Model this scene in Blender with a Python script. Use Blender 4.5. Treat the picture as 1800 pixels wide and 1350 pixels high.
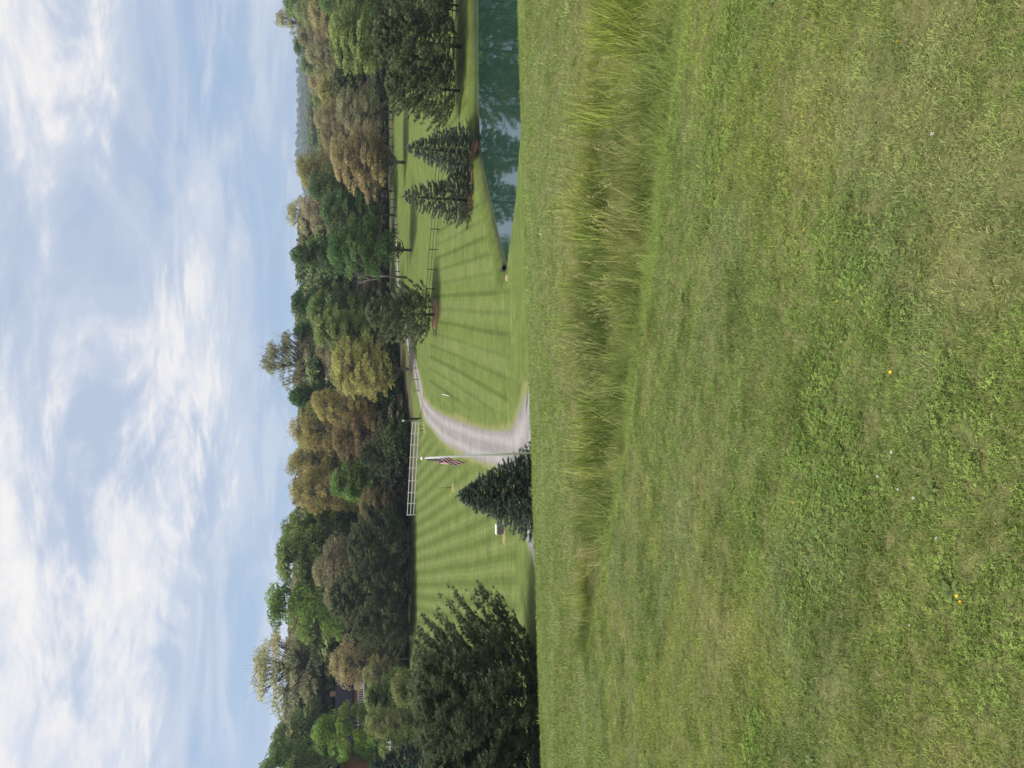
import bpy, math, random
import numpy as np
from mathutils import Vector, Matrix

rad = math.radians
scene = bpy.context.scene
for o in list(bpy.data.objects):
    bpy.data.objects.remove(o, do_unlink=True)

# ------------------------------------------------------------------ camera
EYE = 1.65
PITCH = rad(13.0)
FPX = 1300.0                        # focal length in pixels of an 1800 x 1350 frame
cam_data = bpy.data.cameras.new("camera")
cam = bpy.data.objects.new("camera", cam_data)
scene.collection.objects.link(cam)
scene.camera = cam
cam_data.sensor_fit = 'HORIZONTAL'
cam_data.sensor_width = 36.0
cam_data.lens = 36.0 * FPX / 1800.0
cam_data.clip_start = 0.05
cam_data.clip_end = 12000.0
FWD = Vector((0, math.cos(PITCH), -math.sin(PITCH)))
UPV = Vector((0, math.sin(PITCH), math.cos(PITCH)))
RGT = Vector((1, 0, 0))
# the photograph lies on its side: the sky is at the picture's left
m3 = Matrix((-UPV, RGT, -FWD)).transposed()
cam.matrix_world = Matrix.Translation((0, 0, EYE)) @ m3.to_4x4()

# ------------------------------------------------------------------ sky
SUN_EL, SUN_AZ = rad(60), rad(-78)   # azimuth from +Y (ahead), towards +X (right)
world = bpy.data.worlds.new("World")
scene.world = world
world.use_nodes = True
wn, wl = world.node_tree.nodes, world.node_tree.links
wn.clear()
w_out = wn.new('ShaderNodeOutputWorld')
w_bg = wn.new('ShaderNodeBackground')
w_bg.inputs['Strength'].default_value = 0.0665
sky = wn.new('ShaderNodeTexSky')
sky.sky_type = 'NISHITA'
sky.sun_disc = False
sky.sun_elevation = SUN_EL
sky.sun_rotation = SUN_AZ
sky.altitude = 200
sky.air_density = 1.1
sky.dust_density = 1.2
sky.ozone_density = 2.0
def wmath(op, a, b=None, c=None, clamp=False):
    n = wn.new('ShaderNodeMath'); n.operation = op; n.use_clamp = clamp
    for i, v in enumerate((a, b, c)):
        if v is None: continue
        if isinstance(v, (int, float)): n.inputs[i].default_value = v
        else: wl.new(v, n.inputs[i])
    return n.outputs[0]
def wrange(v, a, b, lo=0.0, hi=1.0, smooth=True):
    n = wn.new('ShaderNodeMapRange'); n.interpolation_type = 'SMOOTHSTEP' if smooth else 'LINEAR'
    wl.new(v, n.inputs[0])
    for i, x in enumerate((a, b, lo, hi)): n.inputs[i + 1].default_value = x
    return n.outputs[0]
def wmix(f, a, b):
    n = wn.new('ShaderNodeMix'); n.data_type = 'RGBA'
    if isinstance(f, (int, float)): n.inputs['Factor'].default_value = f
    else: wl.new(f, n.inputs['Factor'])
    for k, v in ((6, a), (7, b)):
        if isinstance(v, tuple): n.inputs[k].default_value = (*v, 1)
        else: wl.new(v, n.inputs[k])
    return n.outputs[2]
def wnoise(vec, scale, detail=6, rough=0.55, dist=0.0):
    n = wn.new('ShaderNodeTexNoise'); n.inputs['Scale'].default_value = scale
    n.inputs['Detail'].default_value = detail; n.inputs['Roughness'].default_value = rough
    n.inputs['Distortion'].default_value = dist
    wl.new(vec, n.inputs['Vector']); return n.outputs['Fac']
tc = wn.new('ShaderNodeTexCoord')
sep = wn.new('ShaderNodeSeparateXYZ'); wl.new(tc.outputs['Generated'], sep.inputs[0])
dz = wmath('MAXIMUM', sep.outputs['Z'], 0.0)
den = wmath('ADD', dz, 0.14)
comb = wn.new('ShaderNodeCombineXYZ')                       # a cloud sheet seen in perspective
wl.new(wmath('DIVIDE', sep.outputs['X'], den), comb.inputs[0])
wl.new(wmath('DIVIDE', sep.outputs['Y'], den), comb.inputs[1])
mp = wn.new('ShaderNodeMapping'); wl.new(comb.outputs[0], mp.inputs[0])
mp.inputs['Rotation'].default_value = (0, 0, rad(32)); mp.inputs['Scale'].default_value = (0.80, 0.92, 1.0)
mp.inputs['Location'].default_value = (8.5, 3.0, 0.0)
cv = mp.outputs[0]
n_big = wnoise(cv, 0.70, 1, 0.5, 0.3)
n_mid = wnoise(cv, 1.8, 7, 0.62, 0.7)
n_fin = wnoise(cv, 5.0, 5, 0.66, 0.5)
deck = wrange(sep.outputs['Z'], 0.10, 0.26)                 # the sheet thins out low over the horizon
body = wmath('ADD', wmath('MULTIPLY', n_mid, 0.70), wmath('ADD', wmath('MULTIPLY', n_big, 0.75), wmath('MULTIPLY', n_fin, 0.22)))
cover = wmath('ADD', body, wmath('MULTIPLY', deck, 0.27))
veil = wrange(cover, 0.66, 0.94)
puff = wrange(cover, 0.95, 1.10)
lit = wrange(wmath('ADD', wmath('MULTIPLY', n_fin, 0.6), wmath('MULTIPLY', n_mid, 0.4)), 0.36, 0.62)
# long thin streaks low down
mp2 = wn.new('ShaderNodeMapping'); wl.new(comb.outputs[0], mp2.inputs[0]); mp2.inputs['Scale'].default_value = (0.30, 1.3, 1.0)
streak = wmath('MULTIPLY', wrange(wnoise(mp2.outputs[0], 0.9, 3, 0.55, 0.5), 0.45, 0.75), 0.35)
hz = wmix(wrange(sep.outputs['Z'], 0.0, 0.45, 0.80, 0.60), sky.outputs[0], (3.35, 4.70, 7.2))
hz = wmix(streak, hz, (5.6, 6.3, 7.5))
c1 = wmix(wmath('MULTIPLY', veil, 0.92), hz, wmix(wrange(n_mid, 0.36, 0.62), (4.7, 5.4, 6.9), (6.2, 6.7, 7.7)))
white = wmix(lit, (6.1, 6.7, 7.9), (9.6, 9.1, 8.75))
c2 = wmix(wmath('MULTIPLY', puff, 0.92), c1, white)
wl.new(c2, w_bg.inputs[0])
wl.new(w_bg.outputs[0], w_out.inputs[0])

# ------------------------------------------------------------------ sun (behind thin cloud)
sd = bpy.data.lights.new("sun", 'SUN')
sd.energy = 3.8
sd.angle = rad(18)
sd.color = (1.0, 0.95, 0.86)
sun = bpy.data.objects.new("sun", sd)
scene.collection.objects.link(sun)
sdir = Vector((math.sin(SUN_AZ) * math.cos(SUN_EL), math.cos(SUN_AZ) * math.cos(SUN_EL), math.sin(SUN_EL)))
sun.rotation_euler = sdir.to_track_quat('Z', 'Y').to_euler()
sun.location = sdir * 60

vs = scene.view_settings
vs.view_transform = 'Standard'; vs.look = 'None'; vs.exposure = 0.65; vs.gamma = 1.0
vs.use_curve_mapping = False
scene.render.engine = 'CYCLES'
scene.cycles.max_bounces = 4
scene.cycles.diffuse_bounces = 2
scene.cycles.glossy_bounces = 2
scene.cycles.transmission_bounces = 2
scene.cycles.adaptive_threshold = 0.02
scene.cycles.transparent_max_bounces = 4
scene.cycles.volume_bounces = 0
scene.cycles.use_denoising = True
scene.cycles.denoiser = 'OPENIMAGEDENOISE'
scene.cycles.denoising_input_passes = 'RGB_ALBEDO_NORMAL'
scene.cycles.denoising_prefilter = 'ACCURATE'

# ================================================================== helpers
C = scene.collection
rng = np.random.default_rng(7)

def tag(o, label=None, cat=None, group=None, kind=None):
    if label: o['label'] = label
    if cat: o['category'] = cat
    if group: o['group'] = group
    if kind: o['kind'] = kind
    return o

def mesh_np(name, verts, faces, rnd=None, mat=None, smooth=False, attrs=None):
    """verts (n,3); faces (m,k) with k fixed; rnd per-vertex float attribute 'rnd'"""
    verts = np.asarray(verts, np.float32); faces = np.asarray(faces, np.int32)
    me = bpy.data.meshes.new(name)
    n, (m, k) = len(verts), faces.shape
    me.vertices.add(n); me.vertices.foreach_set('co', verts.ravel())
    me.loops.add(m * k); me.loops.foreach_set('vertex_index', faces.ravel())
    me.polygons.add(m)
    me.polygons.foreach_set('loop_start', np.arange(0, m * k, k, dtype=np.int32))
    me.polygons.foreach_set('loop_total', np.full(m, k, np.int32))
    if smooth: me.polygons.foreach_set('use_smooth', np.ones(m, bool))
    if rnd is not None:
        a = me.attributes.new('rnd', 'FLOAT', 'POINT'); a.data.foreach_set('value', np.asarray(rnd, np.float32))
    for nm, v in (attrs or {}).items():
        v = np.asarray(v, np.float32)
        if v.ndim == 1:
            a = me.attributes.new(nm, 'FLOAT', 'POINT'); a.data.foreach_set('value', v)
        else:
            a = me.attributes.new(nm, 'FLOAT_VECTOR', 'POINT'); a.data.foreach_set('vector', v.ravel())
    me.update(calc_edges=True)
    me.validate()
    if mat: me.materials.append(mat)
    return me

def add_obj(name, me, parent=None, link=True):
    o = bpy.data.objects.new(name, me)
    if link: C.objects.link(o)
    if parent: o.parent = parent
    return o

def empty(name, loc=(0, 0, 0)):
    o = bpy.data.objects.new(name, None); C.objects.link(o); o.location = loc
    o.empty_display_size = 0.2
    return o

class MB:
    """collects boxes / tubes / lathes as one mesh of tris and quads"""
    def __init__(s): s.v = []; s.f = []
    def box(s, c, d, rz=0.0):
        cx, cy, cz = c; hx, hy, hz = d[0] / 2, d[1] / 2, d[2] / 2
        b = len(s.v); ca, sa = math.cos(rz), math.sin(rz)
        for z in (-hz, hz):
            for x, y in ((-hx, -hy), (hx, -hy), (hx, hy), (-hx, hy)):
                s.v.append((cx + x * ca - y * sa, cy + x * sa + y * ca, cz + z))
        for f in ((0, 3, 2, 1), (4, 5, 6, 7), (0, 1, 5, 4), (1, 2, 6, 5), (2, 3, 7, 6), (3, 0, 4, 7)):
            s.f.append(tuple(b + i for i in f))
        return s
    def beam(s, p, q, w, t):
        """rectangular bar from p to q, w wide (sideways), t tall"""
        p, q = Vector(p), Vector(q); d = (q - p).normalized()
        side = d.cross(Vector((0, 0, 1)))
        side = side.normalized() if side.length > 1e-4 else Vector((1, 0, 0))
        up = side.cross(d); b = len(s.v)
        for e in (p, q):
            for a, c in ((-1, -1), (1, -1), (1, 1), (-1, 1)):
                s.v.append(tuple(e + side * (a * w / 2) + up * (c * t / 2)))
        for f in ((0, 1, 2, 3), (7, 6, 5, 4), (0, 4, 5, 1), (1, 5, 6, 2), (2, 6, 7, 3), (3, 7, 4, 0)):
            s.f.append(tuple(b + i for i in f))
        return s
    def tube(s, pts, radii, n=6):
        pts = [Vector(p) for p in pts]; b0 = len(s.v)
        for i, p in enumerate(pts):
            d = (pts[min(i + 1, len(pts) - 1)] - pts[max(i - 1, 0)]).normalized()
            a = d.cross(Vector((0.31, 0.9, 0.2))); a.normalize(); bb = d.cross(a)
            for k in range(n):
                t = 2 * math.pi * k / n
                s.v.append(tuple(p + (a * math.cos(t) + bb * math.sin(t)) * radii[i]))
        for i in range(len(pts) - 1):
            for k in range(n):
                k2 = (k + 1) % n
                s.f.append((b0 + i * n + k, b0 + i * n + k2, b0 + (i + 1) * n + k2, b0 + (i + 1) * n + k))
        s.f.append(tuple(b0 + k for k in range(n))[::-1])
        s.f.append(tuple(b0 + (len(pts) - 1) * n + k for k in range(n)))
        return s
    def lathe(s, c, prof, n=14):
        b0 = len(s.v)
        for r, z in prof:
            for k in range(n):
                t = 2 * math.pi * k / n
                s.v.append((c[0] + r * math.cos(t), c[1] + r * math.sin(t), c[2] + z))
        for i in range(len(prof) - 1):
            for k in range(n):
                k2 = (k + 1) % n
                s.f.append((b0 + i * n + k, b0 + i * n + k2, b0 + (i + 1) * n + k2, b0 + (i + 1) * n + k))
        s.f.append(tuple(b0 + k for k in range(n))[::-1])
        s.f.append(tuple(b0 + (len(prof) - 1) * n + k for k in range(n)))
        return s
    def poly(s, pts, faces):
        b = len(s.v); s.v += [tuple(p) for p in pts]; s.f += [tuple(b + i for i in f) for f in faces]
        return s
    def mesh(s, name, mat, smooth=False):
        me = bpy.data.meshes.new(name); me.from_pydata(s.v, [], s.f)
        if smooth:
            for p in me.polygons: p.use_smooth = True
        me.materials.append(mat); me.update(); return me
    def build(s, name, mat, parent=None, smooth=False):
        return add_obj(name, s.mesh(name, mat, smooth), parent)

# ---- value noise in numpy
def _hash(ix, iy, seed):
    h_ = (ix.astype(np.int64) * 374761393 + iy.astype(np.int64) * 668265263 + seed * 974634777) & 0x7fffffff
    h_ = ((h_ ^ (h_ >> 13)) * 1274126177) & 0x7fffffff
    return ((h_ ^ (h_ >> 16)) & 0xffff) / 65535.0
def vnoise(x, y, scale, seed=0, octs=3):
    x = np.asarray(x, float) / scale; y = np.asarray(y, float) / scale
    out = 0.0; amp = 1.0; tot = 0.0
    for o in range(octs):
        ix, iy = np.floor(x), np.floor(y); fx, fy = x - ix, y - iy
        fx = fx * fx * (3 - 2 * fx); fy = fy * fy * (3 - 2 * fy)
        a = _hash(ix, iy, seed + o); b = _hash(ix + 1, iy, seed + o)
        c = _hash(ix, iy + 1, seed + o); d = _hash(ix + 1, iy + 1, seed + o)
        out = out + amp * ((a * (1 - fx) + b * fx) * (1 - fy) + (c * (1 - fx) + d * fx) * fy)
        tot += amp; amp *= 0.5; x = x * 2.03 + 5.1; y = y * 2.03 + 1.7
    return out / tot
def sstep(a, b, v):
    t = np.clip((np.asarray(v, float) - a) / (b - a), 0, 1); return t * t * (3 - 2 * t)

# ================================================================== terrain
WATER = -11.5 + EYE
_py = np.array([-400, -60, 0, 4, 8, 10, 13, 17, 20, 22, 24, 26, 28, 30, 32, 34, 36, 38, 40, 42, 44, 50, 56, 62, 70, 80, 90, 100, 110, 120, 130, 140, 160, 200, 300, 500, 1000, 1500, 2200, 3500, 9000])
_pz = np.array([4, 2.5, -1.65, -2.42, -3.24, -3.56, -4.02, -4.68, -5.25, -5.64, -6.20, -6.80, -7.35, -8.05, -8.7, -9.25, -9.7, -10.05, -10.3, -10.5, -10.68, -10.95, -11.05, -11.08, -11.0, -10.75, -10.45, -10.2, -9.93, -9.85, -9.72, -9.4, -8.8, -7.0, -2, 6, 30, 66, 108, 60, 40]) + EYE
_ty = np.arange(-60, 320, 0.25)
_tz = np.interp(_ty, _py, _pz)
_k = np.exp(-0.5 * (np.arange(-20, 21) * 0.25 / 1.3) ** 2); _k /= _k.sum()
_tzs = np.convolve(np.pad(_tz, 20, mode='edge'), _k, 'valid')
def prof(y):
    y = np.asarray(y, float)
    return np.where((y > -55) & (y < 315), np.interp(y, _ty, _tzs), np.interp(y, _py, _pz))
POND = np.array([(7.6, 51.1), (10.3, 53.8), (13.2, 56.6), (16.6, 59.6), (20.6, 63.2), (24, 64.0), (28, 64.2), (36, 64.4), (50, 65), (70, 66), (82, 58), (76, 48), (52, 43), (32, 43), (20, 44.6), (12, 47.6), (8.6, 50)])
def pond_sd(x, y):
    x = np.asarray(x, float); y = np.asarray(y, float)
    d2 = np.full(np.broadcast(x, y).shape, 1e9); inside = np.zeros(d2.shape, bool)
    for i in range(len(POND)):
        ax, ay = POND[i]; bx, by = POND[(i + 1) % len(POND)]
        ex, ey = bx - ax, by - ay
        t = np.clip(((x - ax) * ex + (y - ay) * ey) / (ex * ex + ey * ey), 0, 1)
        d2 = np.minimum(d2, (x - ax - t * ex) ** 2 + (y - ay - t * ey) ** 2)
        cond = ((ay > y) != (by > y)) & (x < (bx - ax) * (y - ay) / (by - ay + 1e-12) + ax)
        inside ^= cond
    d = np.sqrt(d2); return np.where(inside, -d, d)
# the swale of tall grass: near and far edge (y) as functions of x
def sw_near(x): return np.interp(x, [-4.2, -3.4, -0.87, 1.54, 3.3, 7, 16], [10.9, 10.3, 8.5, 6.8, 5.7, 4.2, 3.0])
def sw_far(x): return np.interp(x, [-4.2, -3.4, -1.76, 0, 1.3, 3, 6.3, 16], [11.4, 11.9, 12.5, 13.0, 13.2, 12.8, 11.7, 9.5])
def sw_t(x, y):
    n_, f_ = sw_near(x), sw_far(x)
    return (np.asarray(y, float) - n_) / np.maximum(f_ - n_, 0.05)
def h(x, y):
    x = np.asarray(x, float); y = np.asarray(y, float)
    z = prof(y)
    w = sstep(10, 20, y) * (1 - sstep(27, 40, y))
    z = z + 0.032 * np.clip(x, -30, 30) * w
    z = z + (vnoise(x, y, 2.2, 3, 2) - 0.5) * 0.07 * sstep(-1, 3, y) * (1 - sstep(60, 90, y))
    z = z + (vnoise(x, y, 0.5, 5, 2) - 0.5) * 0.03 * (1 - sstep(9, 16, y))
    z = z + (vnoise(x, y, 11, 8, 2) - 0.5) * 0.14 * sstep(36, 60, y)
    # swale
    t = sw_t(x, y)
    wd = np.clip((sw_far(x) - sw_near(x)) / 4.0, 0, 1)
    z = z - 0.50 * wd * np.where((t > -0.1) & (t < 1.1), np.sin(np.clip(t * 0.83 + 0.083, 0, 1) * np.pi) ** 1.3, 0) * (x > -4.25)
    # wooded rise on the right and rolling far country
    z = z + 16 * sstep(150, 330, y) * sstep(0.42, 0.54, x / np.maximum(y, 1.0)) * (1 - sstep(600, 1100, y))
    z = z + 4 * sstep(125, 190, y) * sstep(-30, -90, x) * (1 - sstep(600, 1100, y))
    z = z + (vnoise(x, y, 420, 21, 3) - 0.5) * 40 * sstep(700, 1700, y)
    z = z - 75 * sstep(500, 1900, y) * (1 - sstep(0.16, 0.30, x / np.maximum(y, 1.0)))
    # pond hollow
    s = pond_sd(x, y)
    bank = WATER + np.clip(s * 0.55, -0.9, 0.5)
    far_shore = sstep(50, 56, y)
    k = sstep(0.25, 1.4 + 2.2 * (1 - far_shore), s)
    return np.where(s < 6, bank * (1 - k) + z * k, z)

def ray(px, py):
    cx, cy = (px - 900) / FPX, (675 - py) / FPX
    return FWD - UPV * cx + RGT * cy
def at(px, py, depth):
    """the point seen at a pixel, at a given distance ahead"""
    d = ray(px, py); t = depth / d.y
    return Vector((d.x * t, depth, EYE + d.z * t))
def gp(px, py, y0=3.0, y1=400.0):
    """where the sight line through a pixel meets the ground (from y0 on)"""
    d = ray(px, py)
    ys = np.concatenate([np.arange(y0, 60, 0.04), np.arange(60, y1, 0.15)])
    t = ys / d.y
    diff = EYE + d.z * t - h(d.x * t, ys)
    i = np.argmax(diff < 0)
    if diff[i] >= 0: i = len(ys) - 1
    x, y = d.x * t[i], ys[i]
    return Vector((x, y, float(h(x, y))))
def hz_(x, y): return float(h(x, y))

# ================================================================== materials
def new_mat(name):
    m = bpy.data.materials.new(name); m.use_nodes = True
    nt = m.node_tree; nt.nodes.clear()
    out = nt.nodes.new('ShaderNodeOutputMaterial')
    return m, nt, out
class NT:
    def __init__(s, nt): s.nt = nt
    def n(s, t, **kw):
        nd = s.nt.nodes.new(t)
        for k, v in kw.items(): setattr(nd, k, v)
        return nd
    def L(s, a, b): s.nt.links.new(a, b)
    def setv(s, sock, v):
        if isinstance(v, (int, float)): sock.default_value = v
        elif isinstance(v, tuple): sock.default_value = (*v, 1) if len(v) == 3 and sock.type == 'RGBA' else v
        else: s.L(v, sock)
    def math(s, op, a, b=None, clamp=False):
        nd = s.n('ShaderNodeMath', operation=op, use_clamp=clamp); s.setv(nd.inputs[0], a)
        if b is not None: s.setv(nd.inputs[1], b)
        return nd.outputs[0]
    def rng(s, v, a, b, lo=0.0, hi=1.0):
        nd = s.n('ShaderNodeMapRange', interpolation_type='SMOOTHSTEP'); s.L(v, nd.inputs[0])
        for i, x in enumerate((a, b, lo, hi)): nd.inputs[i + 1].default_value = x
        return nd.outputs[0]
    def mix(s, f, a, b, mode='MIX'):
        nd = s.n('ShaderNodeMix', data_type='RGBA', blend_type=mode); s.setv(nd.inputs['Factor'], f)
        s.setv(nd.inputs[6], a); s.setv(nd.inputs[7], b); return nd.outputs[2]
    def noise(s, vec, scale, detail=4, rough=0.55, out='Fac'):
        nd = s.n('ShaderNodeTexNoise'); nd.inputs['Scale'].default_value = scale
        nd.inputs['Detail'].default_value = detail; nd.inputs['Roughness'].default_value = rough
        if vec is not None: s.L(vec, nd.inputs['Vector'])
        return nd.outputs[out]
    def attr(s, name, kind='GEOMETRY', out='Color'):
        nd = s.n('ShaderNodeAttribute', attribute_name=name, attribute_type=kind); return nd.outputs[out]
    def scale(s, col, f):
        nd = s.n('ShaderNodeVectorMath', operation='SCALE'); s.setv(nd.inputs[0], col); s.setv(nd.inputs['Scale'], f)
        return nd.outputs[0]
    def bump(s, hgt, strength, dist=0.02):
        nd = s.n('ShaderNodeBump'); nd.inputs['Strength'].default_value = strength
        nd.inputs['Distance'].default_value = dist; s.L(hgt, nd.inputs['Height']); return nd.outputs[0]

def leaf_shader(N, out, col, trans=0.35, rough=0.6, spec=0.25):
    p = N.n('ShaderNodeBsdfPrincipled'); N.setv(p.inputs['Base Color'], col)
    p.inputs['Roughness'].default_value = rough; p.inputs['Specular IOR Level'].default_value = spec
    t = N.n('ShaderNodeBsdfTranslucent'); N.setv(t.inputs['Color'], col)
    mx = N.n('ShaderNodeMixShader'); mx.inputs[0].default_value = trans
    N.L(p.outputs[0], mx.inputs[1]); N.L(t.outputs[0], mx.inputs[2]); N.L(mx.outputs[0], out.inputs[0])

def make_leaf_mat(name, straw=0.0, lo=1.35, hi=2.75, trans=0.48, alt=(0.26, 0.21, 0.085), spec=0.2):
    m, nt, out = new_mat(name); N = NT(nt)
    oi = N.n('ShaderNodeObjectInfo'); r = N.attr('rnd', out='Fac')
    col = N.scale(oi.outputs['Color'], N.rng(r, 0.0, 1.0, lo, hi))
    geo = N.n('ShaderNodeTexCoord')
    patch = N.noise(geo.outputs['Object'], 3.5, 3)
    col = N.mix(N.rng(patch, 0.42, 0.66, 0.0, straw), col, alt)
    hs = N.n('ShaderNodeHueSaturation'); N.L(col, hs.inputs['Color']); N.L(N.rng(N.noise(geo.outputs['Object'], 6.0, 2), 0.3, 0.7, 0.475, 0.52), hs.inputs['Hue']); col = hs.outputs[0]
    leaf_shader(N, out, col, trans, 0.65, spec)
    return m
M = {}
M['leaf'] = make_leaf_mat('leaf_foliage', 0.10)
M['bud'] = make_leaf_mat('budding_foliage', 0.22, alt=(0.25, 0.19, 0.10))
M['needle'] = make_leaf_mat('conifer_needles', 0.12, 1.2, 3.3, 0.28, alt=(0.10, 0.11, 0.05), spec=0.3)

def make_grass_mat(name, straw_at=0.86, straw=(0.46, 0.40, 0.21)):
    m, nt, out = new_mat(name); N = NT(nt)
    tint = N.attr('tint', 'INSTANCER'); r = N.attr('rnd', out='Fac')
    col = N.scale(tint, N.rng(r, 0.0, 1.0, 0.95, 2.1))
    col = N.mix(N.rng(r, straw_at, straw_at + 0.06), col, straw)
    leaf_shader(N, out, col, 0.42, 0.6, 0.12)
    return m
M['grass'] = make_grass_mat('grass_blades', 0.925)
M['fargrass'] = make_grass_mat('far_grass_blades', 0.975)
M['tallgrass'] = make_grass_mat('tall_grass_blades', 0.94, (0.40, 0.36, 0.18))

def simple_mat(name, col, rough=0.7, var=0.25, nscale=6.0, bump=0.0, spec=0.4, metal=0.0, coord='Object'):
    m, nt, out = new_mat(name); N = NT(nt)
    tcn = N.n('ShaderNodeTexCoord'); nz = N.noise(tcn.outputs[coord], nscale, 5, 0.6)
    c = N.scale(col, N.rng(nz, 0.25, 0.75, 1 - var, 1 + var))
    p = N.n('ShaderNodeBsdfPrincipled'); N.L(c, p.inputs['Base Color'])
    p.inputs['Roughness'].default_value = rough; p.inputs['Specular IOR Level'].default_value = spec
    p.inputs['Metallic'].default_value = metal
    if bump: N.L(N.bump(nz, bump, 0.03), p.inputs['Normal'])
    N.L(p.outputs[0], out.inputs[0]); return m
M['bark'] = simple_mat('bark', (0.085, 0.068, 0.052), 0.9, 0.4, 5, 0.6)
M['bark_grey'] = simple_mat('grey_bark', (0.15, 0.13, 0.12), 0.9, 0.35, 5, 0.6)
M['fence_white'] = simple_mat('weathered_white_paint', (0.66, 0.65, 0.61), 0.6, 0.12, 3)
M['fence_wood'] = simple_mat('weathered_fence_wood', (0.30, 0.255, 0.21), 0.85, 0.3, 4)
M['fence_dark'] = simple_mat('dark_fence_paint', (0.050, 0.058, 0.048), 0.7, 0.3, 4)
M['iron'] = simple_mat('black_iron', (0.018, 0.018, 0.018), 0.5, 0.2, 8)
M['pole'] = simple_mat('white_pole_paint', (0.74, 0.73, 0.71), 0.35, 0.06, 3)
M['brass'] = simple_mat('gilt_ball', (0.72, 0.68, 0.58), 0.3, 0.05, 3, metal=0.3)
M['mulch'] = simple_mat('bark_mulch', (0.30, 0.165, 0.10), 0.95, 0.45, 9, 0.8)
M['straw'] = simple_mat('dry_straw', (0.27, 0.21, 0.105), 0.95, 0.35, 9, 0.8)
M['box_grey'] = simple_mat('grey_plastic', (0.20, 0.20, 0.19), 0.6, 0.12, 4)
M['box_white'] = simple_mat('white_plastic', (0.62, 0.62, 0.58), 0.5, 0.08, 4)
M['stake'] = simple_mat('green_steel_stake', (0.022, 0.03, 0.018), 0.6, 0.2, 4)
M['roof'] = simple_mat('dark_shingle', (0.010, 0.009, 0.015), 0.95, 0.3, 3, spec=0.05)
M['wood_wall'] = simple_mat('brown_siding', (0.13, 0.085, 0.062), 0.8, 0.2, 2)
M['brick'] = simple_mat('brick_masonry', (0.26, 0.125, 0.085), 0.85, 0.35, 5)
M['glass'] = simple_mat('window_glass', (0.03, 0.035, 0.04), 0.08, 0.1, 2, spec=0.7)
M['shed'] = simple_mat('pale_shed_board', (0.55, 0.55, 0.55), 0.7, 0.1, 3)
M['yellow'] = simple_mat('yellow_petal', (0.80, 0.47, 0.02), 0.6, 0.15, 80)
M['whitepetal'] = simple_mat('white_clover_petal', (0.78, 0.76, 0.70), 0.6, 0.1, 80)
M['stem'] = simple_mat('green_stem', (0.09, 0.15, 0.03), 0.6, 0.2, 20)

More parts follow.
